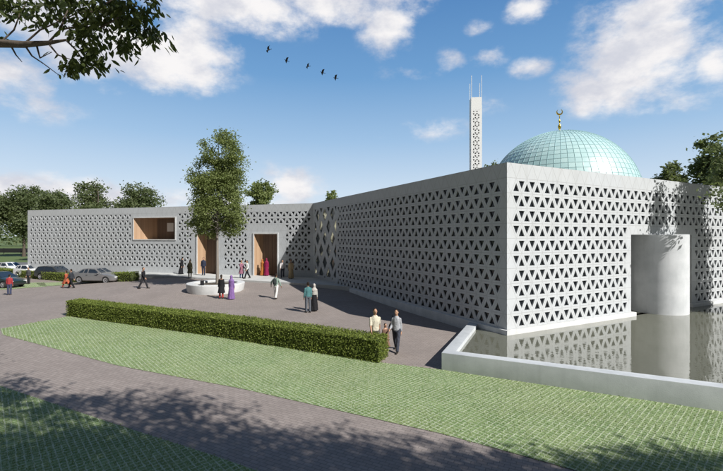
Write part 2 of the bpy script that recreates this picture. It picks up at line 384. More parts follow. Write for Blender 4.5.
# ------------------------------------------------------------------ ground sheets
def sheet(name, poly, m_, off=0.0, grid=True, kind='structure'):
    bm = bmesh.new(); bm.faces.new([bm.verts.new((p[0], p[1], 0)) for p in poly])
    xs = [p[0] for p in poly]; ys = [p[1] for p in poly]
    cuts = [(Vector((0, y, 0)), Vector((0, 1, 0))) for y, _ in BP if min(ys) < y < max(ys)]
    if min(xs) < -14 and max(ys) > 20:
        cuts += [(Vector((x, 0, 0)), Vector((1, 0, 0))) for x in (-30.67, -29.83, -28, -26, -24, -22, -20, -18, -16, -14) if min(xs) < x < max(xs)]
        cuts += [(Vector((0, y, 0)), Vector((0, 1, 0))) for y in (19, 20, 21, 22, 23, 25, 26, 27, 29, 30, 32, 33) if min(ys) < y < max(ys)]
    for co, no in cuts:
        bmesh.ops.bisect_plane(bm, geom=bm.verts[:]+bm.edges[:]+bm.faces[:], plane_co=co, plane_no=no)
    for v in bm.verts: v.co.z = g(v.co.x, v.co.y)+off
    bmesh.ops.recalc_face_normals(bm, faces=bm.faces)
    if sum(f.normal.z for f in bm.faces) < 0: bmesh.ops.reverse_faces(bm, faces=bm.faces)
    me = bpy.data.meshes.new(name); bm.to_mesh(me); bm.free(); me.materials.append(m_)
    o = bpy.data.objects.new(name, me); C.objects.link(o); o['kind'] = kind; return o
sheet('ground', [(-1800, -400), (1800, -400), (1800, 2600), (-1800, 2600)], M['field'], -.03)
sheet('plaza', [(-62, -30), (40, -30), (40, 60), (-38, 60), (-43, 47.5), (-62, 55)], M['plaza'], 0)
sheet('street', [(-1500, 70), (-20, 66), (-20, 76), (-1500, 82)], M['asphalt'], .004)
def P2(px, py): v = G(px, py); return (v.x, v.y)
BASIN0 = G(441.5, 370)
LAWN1 = [P2(-60, 322), P2(-2, 334), P2(115, 365), P2(240, 388.5), P2(440, 433.5), P2(530, 458), P2(723, 511), P2(800, 533),
         (BASIN0.x+9.02*1.5, BASIN0.y-4.31*1.5), (BASIN0.x, BASIN0.y), P2(383, 362.5), P2(68, 316.5), P2(0, 328.6)]
LAWN1 = [P2(0, 329), P2(3, 335), P2(115, 365), P2(240, 388.5), P2(440, 433.5), P2(530, 458), P2(640, 489), (9.2, 4.0), (15.5, 2.2),
         (BASIN0.x+.902*13, BASIN0.y-.431*13), (BASIN0.x, BASIN0.y), P2(383, 363), P2(68, 316.5)]
LAWN2 = [P2(-70, 362), P2(0, 386), P2(115, 424.4), P2(211, 455), P2(262, 473), (-.9, 5.0), (1.5, 3.0), (-14, 2.5), (-18, 9)]
sheet('lawn', LAWN1, M['lawn'], .012); sheet('lawn', LAWN2, M['lawn'], .012)
for k, (a, b, c, d) in enumerate([((0, 290), (0, 283.5), (44, 282.5), (47, 286.5)), ((36, 283.2), (70, 282), (74, 284.6), (40, 286))]):
    sheet('parking_turf', [P2(*a), P2(*b), P2(*c), P2(*d)], M['lawn'], .02)

def inside(poly, x, y):
    r = False; n = len(poly)
    for i in range(n):
        x1, y1 = poly[i]; x2, y2 = poly[(i+1) % n]
        if (y1 > y) != (y2 > y) and x < (x2-x1)*(y-y1)/(y2-y1)+x1: r = not r
    return r
def tufts():
    """short grass tufts growing in the cells of the paver grid"""
    mb = MB(); rnd = random.Random(3); cell = .125; ca, sa = cos(R(-47)), sin(R(-47))
    for poly in (LAWN1, LAWN2):
        for i in range(-270, 270):
            for j in range(-270, 270):
                u, v = (i+.5)*cell, (j+.5)*cell; x = u*ca-v*sa; y = u*sa+v*ca
                if y < 4.5 or y > 21 or abs(x)/y > 1.05 or not inside(poly, x, y): continue
                z = g(x, y)+.01; lush = noise.noise(Vector((x*.5, y*.5, 0)))*.5+.5
                if rnd.random() < .06: continue
                n = 6 if y < 11 else (3 if y < 15 else 2); wd = .008 if y < 11 else (.011 if y < 15 else .016)
                for k in range(n):
                    bx, by = x+rnd.gauss(0, .038), y+rnd.gauss(0, .038); a = rnd.uniform(0, 2*pi); h = rnd.uniform(.022, .050)*(.7+.6*lush)
                    lx, ly = rnd.gauss(0, .022), rnd.gauss(0, .022); dx, dy = cos(a)*wd, sin(a)*wd
                    mb.face([(bx-dx, by-dy, z), (bx+dx, by+dy, z), (bx+lx, by+ly, z+h)], 0, min(1, max(0.01, lush*.6+rnd.uniform(0, .45))))
    o = mb.build('grass', M['blade'], fix=False); tag(o, 'short grass growing in the cells of the paver lawn', 'grass', kind='stuff')
tufts()

# ------------------------------------------------------------------ buildings
WAT, RIM = .25, .40
HT = 7.54
PT, RH = .65, .645                          # triangle pitch and row height
DA = Vector((-.4525, .8918, 0)); DB = Vector((.8918, .4525, 0)); NA = Vector((-.8918, -.4525, 0)); NB = Vector((.4525, -.8918, 0))
PC = Vector((6.155, 17.13, 0)); LA = 23.74; PK = PC+DA*LA
PL = Vector((-39.9, 48.4, 0)); DW = (PL-PK).normalized(); LW = (PL-PK).length; NW = Vector((DW.y, -DW.x, 0))
if NW.y > 0: NW = -NW
def clip(poly, ax, val, keep_less):
    out = []; n = len(poly)
    for i in range(n):
        a, b = poly[i], poly[(i+1) % n]
        ia = (a[ax] <= val) == keep_less or abs(a[ax]-val) < 1e-9; ib = (b[ax] <= val) == keep_less or abs(b[ax]-val) < 1e-9
        if ia: out.append(a)
        if ia != ib:
            t = (val-a[ax])/(b[ax]-a[ax]); out.append((a[0]+(b[0]-a[0])*t, a[1]+(b[1]-a[1])*t))
    return out
def area(p): return abs(sum(p[i][0]*p[(i+1) % len(p)][1]-p[(i+1) % len(p)][0]*p[i][1] for i in range(len(p))))/2 if len(p) > 2 else 0
def cliprect(p, r):
    for ax, val, less in ((0, r[0], False), (0, r[1], True), (1, r[2], False), (1, r[3], True)):
        if len(p) < 3: return []
        p = clip(p, ax, val, less)
    return p
def minus(polys, r):
    out = []
    for p in polys:
        if max(q[0] for q in p) <= r[0] or min(q[0] for q in p) >= r[1] or max(q[1] for q in p) <= r[2] or min(q[1] for q in p) >= r[3]:
            out.append(p); continue
        a = clip(p, 0, r[0], True); b = clip(p, 0, r[1], False)
        m_ = clip(p, 0, r[0], False); m_ = clip(m_, 0, r[1], True) if len(m_) > 2 else []
        c = clip(m_, 1, r[2], True) if len(m_) > 2 else []; d = clip(m_, 1, r[3], False) if len(m_) > 2 else []
        out += [q for q in (a, b, c, d) if area(q) > 1e-6]
    return out
def facade(name, o, d, n, length, z0, rows, parent, openings=(), plain=(), u_lo=.3, u_hi=.3, thick=.06, scale=.54, lozenge=None, top=HT, pitch=PT, rh=RH, uoff=0.0, mat_=None):
    """perforated precast skin: triangular cells, a triangular hole with real reveals in each"""
    V = []; Fc = []; UV = []
    def put(pts, depth=None):
        b = len(V)
        for q in pts:
            u, z = q[0], q[1]; dp = q[2] if len(q) > 2 else 0
            V.append(o+d*u-n*dp+Vector((0, 0, z))-parent.location); UV.append(((u-uoff)/pitch, (top-z)/rh))
        Fc.append(list(range(b, b+len(pts))))
    def holed(poly, sc):
        c = (sum(q[0] for q in poly)/len(poly), sum(q[1] for q in poly)/len(poly))
        inn = [(c[0]+(q[0]-c[0])*sc, c[1]+(q[1]-c[1])*sc) for q in poly]; k = len(poly)
        for i in range(k):
            j = (i+1) % k
            put([poly[i], poly[j], inn[j], inn[i]]); put([inn[i], inn[j], inn[j]+(thick,), inn[i]+(thick,)])
    rect = (0, length, z0, top); opens = list(openings)+([lozenge] if lozenge else [])
    block = opens+list(plain)
    nr = int((top-z0)/rh)+1
    for k in range(nr):
        za, zb = top-k*rh, top-(k+1)*rh; oa = uoff+(0 if k % 2 == 0 else .5*pitch); ob = uoff+(.5*pitch if k % 2 == 0 else 0)
        for j in range(-2, int(length/pitch)+3):
            ua, ub = oa+j*pitch, ob+j*pitch
            lo = ub if ub > ua else ub+pitch
            for tri in ([(ua, za), (lo, zb), (ua+pitch, za)], [(lo, zb), (lo+pitch, zb), (ua+pitch, za)]):
                us = [q[0] for q in tri]
                if max(us) < 0 or min(us) > length: continue
                hit = any(max(us) > r[0]+.01 and min(us) < r[1]-.01 and za > r[2]+.01 and zb < r[3]-.01 for r in block)
                cu = sum(us)/3
                if 1 <= k <= rows and cu > u_lo+.12 and cu < length-u_hi-.12 and min(us) > 0 and max(us) < length and not hit: holed(tri, scale); continue
                p = cliprect(tri, rect)
                if area(p) < 1e-6: continue
                for q in minus([p], (-9, -8, 0, 0)) if not hit else _sub(p, opens):
                    put(q)
    if lozenge:
        u0, u1, l0, l1 = lozenge; W_ = (u1-u0)/3.0; Hh = (l1-l0)/3.0*1.0
        for r in range(-1, 8):
            for c in range(-1, 5):
                cx = u0+(c+(0.5 if r % 2 == 0 else 0.0))*W_; cz = l1-Hh*(r*.5+.35)
                p = cliprect([(cx-W_/2, cz), (cx, cz-Hh/2), (cx+W_/2, cz), (cx, cz+Hh/2)], lozenge)
                if area(p) < 1e-5: continue
                if area(p) > .02*W_*Hh: holed(p, .60)
                else: put(p)
    me = bpy.data.meshes.new(name); me.from_pydata([tuple(v) for v in V], [], Fc)
    ul = me.uv_layers.new(name='lattice')
    for poly in me.polygons:
        for li in poly.loop_indices: ul.data[li].uv = UV[me.loops[li].vertex_index]
    me.materials.append(mat_ or M['panel']); me.update()
    ob = bpy.data.objects.new(name, me); C.objects.link(ob); ob.parent = parent; return ob
def _sub(p, opens):
    ps = [p]
    for r in opens: ps = minus(ps, r)
    return ps
def quads(name, o, d, n, Q, m_, parent, uvname='boards'):
    """quads in facade coordinates (u, z, depth behind the face), with board UVs in metres"""
    V = []; Fc = []; UV = []
    for q in Q:
        b = len(V); p3 = [o+d*u-n*dp+Vector((0, 0, z)) for u, z, dp in q]
        run = 0
        for i, (p, (u, z, dp)) in enumerate(zip(p3, q)):
            hv = (p3[i]-p3[0]); UV.append((sqrt(hv.x**2+hv.y**2), z)); V.append(p-parent.location)
        Fc.append(list(range(b, b+len(q))))
    me = bpy.data.meshes.new(name); me.from_pydata([tuple(v) for v in V], [], Fc); ul = me.uv_layers.new(name=uvname)
    for poly in me.polygons:
        for li in poly.loop_indices: ul.data[li].uv = UV[me.loops[li].vertex_index]
    me.materials.append(m_); me.update()
    ob = bpy.data.objects.new(name, me); C.objects.link(ob); ob.parent = parent; return ob
def backing(name, o, d, n, length, z0, z1, opens, m_, parent, dp=.075):
    mb = MB(); polys = _sub([(.25, z0), (length-.25, z0), (length-.25, z1), (.25, z1)], opens)
    for p in polys: mb.face([o+d*u-n*dp+Vector((0, 0, z)) for u, z in p])
    return mb.build(name, m_, parent)

mosque = thing('mosque', 'large pale square building with a lattice of triangular holes under the teal dome', 'building', PC)
LB = 36.0
OPB = (8.88, 14.95, -1, 4.5)
fa = facade('facade', PC, DA, NA, LA, -.4, 10, mosque, lozenge=(18.15, 23.35, .75, 7.05), u_hi=.2, uoff=.22); fa['label'] = 'shaded lattice facade facing the plaza with tall lozenge windows at its far end'
fb = facade('facade', PC, DB, NB, LB, .1, 10, mosque, openings=[OPB], uoff=.22); fb['label'] = 'sunlit lattice facade rising from the pond'
backing('glazing', PC, DA, NA, 18.1, -.4, HT-.1, [], M['dark'], mosque)
gl = backing('lozenge_window', PC+DA*17.9, DA, NA, LA-17.9, .3, HT-.1, [], M['lozenge'], mosque, .085)
backing('glazing', PC, DB, NB, LB, .0, HT-.1, [OPB], M['dark'], mosque)
mb = MB()                                   # recess behind the opening where the drum stands
u0, u1, _, zt = OPB
def fw(o, d, n, u, z, dp): return o+d*u-n*dp+Vector((0, 0, z))
for q in ([(u0, -.5, 0), (u0, zt, 0), (u0, zt, 3.5), (u0, -.5, 3.5)], [(u1, -.5, 0), (u1, zt, 0), (u1, zt, 3.5), (u1, -.5, 3.5)], [(u0, -.5, 3.5), (u1, -.5, 3.5), (u1, zt, 3.5), (u0, zt, 3.5)], [(u0, zt, 0), (u1, zt, 0), (u1, zt, 3.5), (u0, zt, 3.5)]):
    mb.face([fw(PC, DB, NB, *p) for p in q])
mb.build('recess', M['conc'], mosque)
mb = MB(); p0, p1, p2, p3 = PC, PC+DB*LB, PC+DB*LB+DA*LA, PK
mb.face([(p.x, p.y, HT-.003) for p in (p0, p1, p2, p3)]); mb.build('roof', M['roof'], mosque)
mb = MB()
for a, b in ((p1, p2), (p2, p3)): mb.face([(a.x, a.y, -.4), (b.x, b.y, -.4), (b.x, b.y, HT-.006), (a.x, a.y, HT-.006)])
mb.build('wall', M['conc'], mosque)
mb = MB()                                   # plinth: a low ledge under both faces at the pond
mb.prism([(PC+NA*.14+NB*.14).to_2d(), (PC+NB*.14+DB*(u0+.25)).to_2d(), (PC-NB*.3+DB*(u0+.25)).to_2d(), (PC-NB*.3-NA*.3).to_2d(), (PC-NA*.3+DA*15.4).to_2d(), (PC+NA*.14+DA*15.4).to_2d()], -.5, WAT+.2)
mb.prism([(PC+NB*.14+DB*(u1-.2)).to_2d(), (PC+NB*.14+DB*LB).to_2d(), (PC-NB*.3+DB*LB).to_2d(), (PC-NB*.3+DB*(u1-.2)).to_2d()], -.5, WAT+.2)
bevel(mb.build('plinth', M['conc'], mosque), .02)

# dome on the hall: teal glass panes on a frame, gilt finial
DC = Vector((16.38, 33.5, 7.2)); DR = 5.82
nm, npar = 72, 22
mb = MB(); rnd = random.Random(5)
def dp_(i, j, r): 
    t = (pi/2)*(i/npar); a = 2*pi*j/nm; return Vector((DC.x+r*cos(t)*cos(a), DC.y+r*cos(t)*sin(a), DC.z+r*sin(t)))
for i in range(npar):
    for j in range(nm):
        mb.face([dp_(i, j, DR), dp_(i, j+1, DR), dp_(i+1, j+1, DR), dp_(i+1, j, DR)], 0, rnd.uniform(.01, 1)**1.5)
dome = mb.build('dome', M['dome'], mosque); autosmooth(dome, 60); dome['label'] = 'teal glass dome with a fine grid'
me = dome.data
# slight per-pane tilt so reflections break up from pane to pane
frm = MB()
for j in range(nm):
    frm.tube([dp_(i*.5, j, DR+.004) for i in range(0, 2*npar-(1 if j % 2 == 0 else 7))], .015, 4, cap=False)
for i in range(1, npar-1): frm.tube([dp_(i, j, DR+.004) for j in range(nm+1)], .015, 4, cap=False)
fr = frm.build('dome_frame', M['domeframe'], dome, world=False); fr.location = -mosque.location
fr.location = (0, 0, 0)
for v in fr.data.vertices: v.co -= mosque.location
mb = MB(); top = DC+Vector((0, 0, DR))
mb.lathe(top, [(q_*.55, z_) for q_, z_ in [(.30, -.05), (.26, .1), (.10, .16), (.09, .24), (.20, .34), (.24, .46), (.18, .58), (.07, .66), (.06, .78), (.13, .88), (.13, .96), (.05, 1.06), (.04, 1.2), (.09, 1.28), (.04, 1.36), (.03, 1.42)]], 16)
fin = mb.build('finial', M['gold'], dome, world=False, smooth=True)
for v in fin.data.vertices: v.co -= mosque.location
mb = MB(); cc = top+Vector((0, 0, 1.66)); ang = Vector((.9, -.1, 0)).normalized(); ou = []; inn = []
N_ = 28
for k in range(N_+1):
    t = R(90+28)+R(360-56)*k/N_
    ou.append(cc+ang*(.25*cos(t))+Vector((0, 0, .25*sin(t))))
    t2 = R(90+40)+R(360-80)*k/N_
    inn.append(cc+Vector((0, 0, .058))+ang*(.19*cos(t2))+Vector((0, 0, .19*sin(t2))))
nd = Vector((ang.y, -ang.x, 0))*.04
for k in range(N_):
    for sg in (1, -1): mb.face([ou[k]+nd*sg, ou[k+1]+nd*sg, inn[k+1]+nd*sg, inn[k]+nd*sg])
    mb.face([ou[k]+nd, ou[k+1]+nd, ou[k+1]-nd, ou[k]-nd]); mb.face([inn[k]+nd, inn[k+1]+nd, inn[k+1]-nd, inn[k]-nd])
cr = mb.build('crescent', M['gold'], dome, world=False)
for v in cr.data.vertices: v.co -= mosque.location

# concrete drum in the opening
mb = MB(); n_ = 64
mb.rings([[(16.58+r*cos(2*pi*k/n_), 22.57+r*sin(2*pi*k/n_), z) for k in range(n_)] for r, z in ((1.33, -.6), (1.33, 4.49), (1.31, 4.51), (1.1, 4.51), (1.1, 4.2))])
dr = autosmooth(mb.build('drum', M['drum'], fix=True)); tag(dr, 'plain grey concrete drum standing in the water in front of the sunlit facade', 'drum')

# wing
wing = thing('wing_building', 'long low pale lattice building with two wooden doorways behind the plaza', 'building', PK)
WIN = (15.6, 21.0, 4.1, 6.4); D1 = (10.5, 12.85, .4, 4.7); D2 = (3.72, 6.25, .4, 4.65)
grow = lambda r, a, b, c: (r[0]-a, r[1]+a, r[2]-b, r[3]+c)
facade('facade', PK, DW, NW, LW, .2, 9, wing, openings=[WIN, D1, D2], plain=[grow(WIN, .1, .1, .05), grow(D1, .4, .5, .3), grow(D2, .42, .5, .4)], u_lo=.25, u_hi=.4, uoff=.1)
backing('glazing', PK, DW, NW, LW, .2, HT-.1, [WIN, D1, D2], M['dark'], wing)
nb = -NW*14
mb = MB(); pk, pl = PK, PL
mb.face([(p.x, p.y, HT-.003) for p in (pk, pl, pl+nb, pk+nb)]); mb.build('roof', M['roof'], wing)
mb = MB()
for a, b in ((pl, pl+nb), (pl+nb, pk+nb), (pk+nb, pk)): mb.face([(a.x, a.y, .1), (b.x, b.y, .1), (b.x, b.y, HT-.006), (a.x, a.y, HT-.006)])
mb.build('wall', M['conc'], wing)
def ringframe(name, r, parent, wdt=.10, proud=.06, o=PK, d=DW, n=NW, m_=None, bottom=True):
    mb = MB(); u0, u1, z0, z1 = r
    parts = [(u0-wdt, u0, z0-(wdt if bottom else 0), z1+wdt), (u1, u1+wdt, z0-(wdt if bottom else 0), z1+wdt), (u0, u1, z1, z1+wdt)]+([(u0, u1, z0-wdt, z0)] if bottom else [])
    for a, b, c, e in parts:
        P = [fw(o, d, n, u, z, dp) for dp in (-proud, .35) for u, z in ((a, c), (b, c), (b, e), (a, e))]
        mb.faces(P, [(0, 1, 2, 3), (7, 6, 5, 4), (0, 4, 5, 1), (1, 5, 6, 2), (2, 6, 7, 3), (3, 7, 4, 0)])
    return mb.build(name, m_ or M['conc'], parent)
def recess(name, r, splay, dpt, door):
    u0, u1, z0, z1 = r; ub = u1-splay
    root = quads(name, PK, DW, NW, [[(u1, z0, 0), (ub, z0, dpt), (ub, z1, dpt), (u1, z1, 0)]], M['wood'], wing)
    kids = [('jamb', [[(u0, z0, .0), (u0, z1, .0), (u0, z1, dpt), (u0, z0, dpt)]], M['wood']),
            ('soffit', [[(u0, z1-.003, 0), (u1, z1-.003, 0), (ub, z1-.003, dpt), (u0, z1-.003, dpt)]], M['wood']),
            ('sill', [[(u0, z0+.003, 0), (u1, z0+.003, 0), (ub, z0+.003, dpt), (u0, z0+.003, dpt)]], M['flag'] if door else M['wood'])]
    if door:
        m2 = (u0+ub)/2
        kids += [('door_leaf', [[(u0, z0, dpt), (m2-.012, z0, dpt), (m2-.012, z1, dpt), (u0, z1, dpt)]], M['door']), ('door_leaf', [[(m2+.012, z0, dpt), (ub, z0, dpt), (ub, z1, dpt), (m2+.012, z1, dpt)]], M['door'])]
    else:
        kids += [('back_panel', [[(u0, z0, dpt), (ub, z0, dpt), (ub, z1, dpt), (u0, z1, dpt)]], M['door']),
                 ('pane', [[(u0+1.75, z0+.85, dpt-.03), (u0+2.6, z0+.85, dpt-.03), (u0+2.6, z1-.50, dpt-.03), (u0+1.75, z1-.50, dpt-.03)]], M['white'])]  # pane coloured white in place of a sky reflection
    for nm_, Q, m_ in kids: quads(nm_, PK, DW, NW, Q, m_, root_parent(root))
    return root
def root_parent(root): return _Shift(root)
class _Shift:                                # lets quads() parent to a part whose own origin is the wing's origin
    def __init__(s, o): s.o = o; s.location = wing.location
_q = quads
def quads(name, o, d, n, Q, m_, parent, uvname='boards'):
    if isinstance(parent, _Shift):
        ob = _q(name, o, d, n, Q, m_, wing, uvname); ob.parent = parent.o; return ob
    return _q(name, o, d, n, Q, m_, parent, uvname)
r_ = recess('window', WIN, 1.45, 1.8, False); f_ = ringframe('window_frame', WIN, wing); f_.parent = r_
for rr in (D1, D2):
    r_ = recess('doorway', rr, .42, .95, True); f_ = ringframe('door_frame', rr, wing, .12, .08, bottom=False); f_.parent = r_

# raised walkway in front of the wing
wk = [(-24.6, 43.3), (-23.9, 41.9), (-15.5, 38.2), (-5.1, 33.6), (-1.2, 31.0), (1.5, 30.2), (-2, 36), (-4.2, 38.2), (-24.5, 44.2)]
wk[5] = ((PC+DA*16.0).x+.15, (PC+DA*16.0).y+.1); wk[4] = ((PC+DA*15.6).x, (PC+DA*15.6).y-.1)
wk = [(-25.5, 43.6), (-23.9, 41.9), (-15.5, 38.0), (-5.1, 33.5), ((PC+DA*15.2).x+.3, (PC+DA*15.2).y+.15), ((PC+DA*23).x+.5, (PC+DA*23).y+.6), ((PK-NW*.6).x, (PK-NW*.6).y), ((PK+DW*22-NW*.6).x, (PK+DW*22-NW*.6).y)]
mb = MB(); mb.prism(wk, -.8, PLAT); o = mb.build('walkway', M['flag']); o['kind'] = 'structure'

# minaret
mn = Vector((at(475.6, 45), 45, .4)); minaret = thing('minaret', 'slender white square minaret with a column of dark triangular holes behind the roof', 'minaret', mn)
nF = Vector((-.10, -.995, 0)).normalized(); dF = Vector((nF.y, -nF.x, 0)); 
if dF.x > 0: dF = -dF
wM = 1.16; zM = 4.4+139.5/405*44.4
def mface(o, d, n, L_, u_lo=.0):
    return facade('shaft_face', o, d, n, L_, .4, 200, minaret, u_lo=u_lo, u_hi=u_lo, thick=.1, scale=.55, top=zM-.85, pitch=.36, rh=.42, uoff=-.01, mat_=M['white'])
c0 = mn-Vector((0, 0, mn.z))+nF*(wM/2)-dF*(wM/2)
corner = [c0, c0+dF*wM, c0+dF*wM-nF*wM, c0-nF*wM]
nrm = [nF, dF, -nF, -dF]
for i in range(4):
    a, b = corner[i], corner[(i+1) % 4]; f_ = mface(a, (b-a).normalized(), nrm[i], wM, .02)
mb = MB(); ctr = sum(corner, Vector())/4
mb.prism([(ctr+(p-ctr)*.985).to_2d() for p in corner][::-1], zM-1.5, zM); mb.build('cap', M['white'], minaret)
mb = MB(); mb.prism([(ctr+(p-ctr)*.72).to_2d() for p in corner][::-1], .4, zM-1.6); mb.build('core', M['dark'], minaret)
for k, p in enumerate(corner):
    q = ctr+(p-ctr)*.93; mb = MB(); mb.tube([(q.x, q.y, zM-.01), (q.x, q.y, zM+(2.4 if k in (0, 1) else 1.9))], .028, 6); mb.build('mast', M['white'], minaret)

# ------------------------------------------------------------------ pond and basin
bl = Vector((BASIN0.x, BASIN0.y)); bdir = Vector((.902, -.431)).normalized(); bR = bl+bdir*15.5
endA = (PC+DA*2.15+NA*.14).to_2d()
ldir = (endA-bl).normalized()
inn_ = Vector((-bdir.y, bdir.x)); lin = Vector((ldir.y, -ldir.x))
tk = .42
mb = MB()
pin = bl+ldir*(tk/abs(ldir.dot(inn_)))+bdir*(tk/abs(bdir.dot(lin)))
mb.faces([(p.x, p.y, z) for z in (-.6, RIM) for p in (bl, bR, bR+inn_*tk, pin, endA+bdir*(tk/abs(bdir.dot(lin))), endA+ldir*.02)],
         [(5, 4, 3, 2, 1, 0), (6, 7, 8, 9), (9, 10, 11, 6), (0, 1, 7, 6), (1, 2, 8, 7), (2, 3, 9, 8), (3, 4, 10, 9), (4, 5, 11, 10), (5, 0, 6, 11)])
basin = bevel(mb.build('basin_wall', M['rim']), .015); tag(basin, 'low pale concrete wall along the edge of the pond', 'wall')
pe = PC+DB*36
bre = bR+inn_*tk
mb = MB(); mb.face([(p.x, p.y, WAT) for p in (bl+inn_*.2+lin*.2, bR+inn_*.2, Vector((26, 10)), Vector((pe.x-2, pe.y)), (PC+DB*36).to_2d(), (PC+DB*15-NB*3.4).to_2d(), (PC+DB*8.5-NB*3.4).to_2d(), PC.to_2d(), (endA+bdir*.2))])
wt = mb.build('pond_water', M['water'])
if wt.data.polygons[0].normal.z < 0: wt.data.flip_normals()
wt['kind'] = 'structure'

# ------------------------------------------------------------------ plants
def leafquad(mb, p, s, rnd, tone, hang=0.0, asp=.55):
    a = rnd.uniform(0, 2*pi); t = rnd.uniform(-.9, .9)
    d = Vector((cos(a)*cos(t), sin(a)*cos(t), sin(t)-hang)).normalized(); e = d.cross(Vector((rnd.gauss(0, 1), rnd.gauss(0, 1), rnd.gauss(0, 1)))).normalized()
    mb.face([p, p+d*s*.5+e*s*asp*.5, p+d*s, p+d*s*.5-e*s*asp*.5], 0, tone)
def hedge(label, a, b, wid, h, n, ls, zf=g, group=None, seed=1):
    a, b = Vector(a).to_2d(), Vector(b).to_2d(); d = (b-a); L = d.length; d /= L; nn = Vector((-d.y, d.x)); rnd = random.Random(seed)
    if nn.y < 0: nn = -nn
    mid = (a+b)/2; root = thing('hedge', label, 'hedge', (mid.x, mid.y, zf(mid.x, mid.y)), 0, group)
    mb = MB(); K = max(2, int(L/1.0)); rs = []
    for k in range(K+1):
        q = a+d*(L*min(1, max(0, k/K))); q = q+d*(.06 if k == 0 else (-.06 if k == K else 0)); z = zf(q.x, q.y)
        rs.append([(q+nn*.06).to_3d()+Vector((0, 0, z-.1)), (q+nn*(wid-.06)).to_3d()+Vector((0, 0, z-.1)), (q+nn*(wid-.07)).to_3d()+Vector((0, 0, z+h-.07)), (q+nn*.07).to_3d()+Vector((0, 0, z+h-.07))])
    mb.rings(rs); mb.build('core', M['twig'], root)
    mb = MB(); A = [L*h, L*wid, L*h, wid*h, wid*h]; tot = sum(A)
    for _ in range(n):
        r = rnd.random()*tot; k = 0
        while r > A[k]: r -= A[k]; k += 1
        s = rnd.random()*L; u = rnd.random()*wid; v = rnd.random()**.9*h
        if k == 0: u = 0
        elif k == 1: v = h
        elif k == 2: u = wid
        elif k == 3: s = 0
        else: s = L
        bulge = .03*noise.noise(Vector((s*1.7, u*2, v*2+seed)))
        q = a+d*s+nn*u; z = zf(q.x, q.y)
        out = {0: -nn, 2: nn, 3: -d, 4: d}.get(k, Vector((0, 0)))
        p = Vector((q.x, q.y, z+v))+Vector((out.x, out.y, 1 if k == 1 else 0))*(bulge+rnd.gauss(-.02, .026)+(rnd.random() < .03)*rnd.uniform(.02, .09))
        lush = noise.noise(Vector((q.x*1.5, q.y*1.5, v*2)))*.5+.5
        leafquad(mb, p, ls*rnd.uniform(.6, 1.25), rnd, min(1, max(.01, .15+.5*lush+rnd.gauss(0, .2))), 0, .7)
    mb.build('foliage', M['leafh'], root, fix=False); return root
hedge('long clipped hedge between the plaza and the paver lawn', P2(379.5, 363.5), P2(66, 316), .85, .84, 60000, .062, seed=2)
hA, hB = G(131, 281.5), G(-30, 273)
hedge('low clipped hedge behind the parked cars at the foot of the long building', hA, hB, .9, .85, 16000, .10, seed=4)

def limb(mb, a, b, r0, r1, rnd, n=5, wob=.12):
    a, b = Vector(a), Vector(b); L = (b-a).length; pts = []; rr = []
    ph = rnd.uniform(0, 6)
    for k in range(n+1):
        t = k/n; off = Vector((sin(ph+t*3), cos(ph*1.7+t*2.6), .5*sin(ph+t*4)))*L*wob*sin(pi*t)
        pts.append(a+(b-a)*t+off+Vector((0, 0, -L*.12*sin(pi*t)*0))); rr.append(r0+(r1-r0)*t)
    mb.tube(pts, rr, 7); return pts
def tree(name, label, base, top, crown, trunk_r, nclump, nleaf, ls, m_leaf, m_bark, seed, group=None, clump_r=.6, first=.35, cat='tree', gap=.0, hang=0.0):
    """crown = list of ellipsoids (dx, dy, z, rx, ry, rz, weight) around the trunk axis"""
    rnd = random.Random(seed); base = Vector(base); root = thing(name, label, cat, base, 0, group)
    cl = []
    W = sum(c[6] for c in crown); tries = 0
    while len(cl) < nclump and tries < nclump*20:
        tries += 1
        r = rnd.random()*W; k = 0
        while r > crown[k][6]: r -= crown[k][6]; k += 1
        c = crown[k]; v = Vector((rnd.gauss(0, 1), rnd.gauss(0, 1), rnd.gauss(0, 1))).normalized()*(rnd.random()**.38)
        p = Vector((c[0]+v.x*c[3], c[1]+v.y*c[4], c[2]+v.z*c[5]))
        if gap and noise.noise(p*(.9/clump_r)*.5+Vector((seed, 0, 0))) < -gap: continue
        cl.append(p)
    tb = MB(); zt = top-base.z
    axis = [Vector((.12*sin(seed+t*4)*t*trunk_r*6, .12*cos(seed*2+t*3)*t*trunk_r*6, zt*t*.92-.1*(t == 0))) for t in [i/9 for i in range(10)]]
    tb.tube([a_+base for a_ in axis], [trunk_r*(1.25 if i == 0 else 1-.09*i) for i in range(10)], 10)
    for p in sorted(cl, key=lambda q: rnd.random())[:min(len(cl), 60)]:
        h = max(zt*first, min(p.z-rnd.uniform(.3, 1.0)*clump_r*2.5, zt*.88)); t = h/(zt*.92); i = min(8, int(t*9)); a_ = axis[i].lerp(axis[i+1], t*9-i) if i < 9 else axis[-1]
        limb(tb, base+a_, base+p, trunk_r*.38*(1.1-t), .012+trunk_r*.04, rnd, 4)
    autosmooth(tb.build('trunk', m_bark, root, fix=False), 60)
    mb = MB(); per = nleaf//max(1, len(cl))
    for p in cl:
        dark = rnd.gauss(0, .12); cr = clump_r*rnd.uniform(.65, 1.3)
        for _ in range(per):
            v = Vector((rnd.gauss(0, 1), rnd.gauss(0, 1), rnd.gauss(0, .7)))*cr*.5
            leafquad(mb, base+p+v, ls*rnd.uniform(.6, 1.3), rnd, min(1, max(.01, .45+dark+rnd.gauss(0, .2))), hang)
    mb.build('crown', m_leaf, root, fix=False); return root

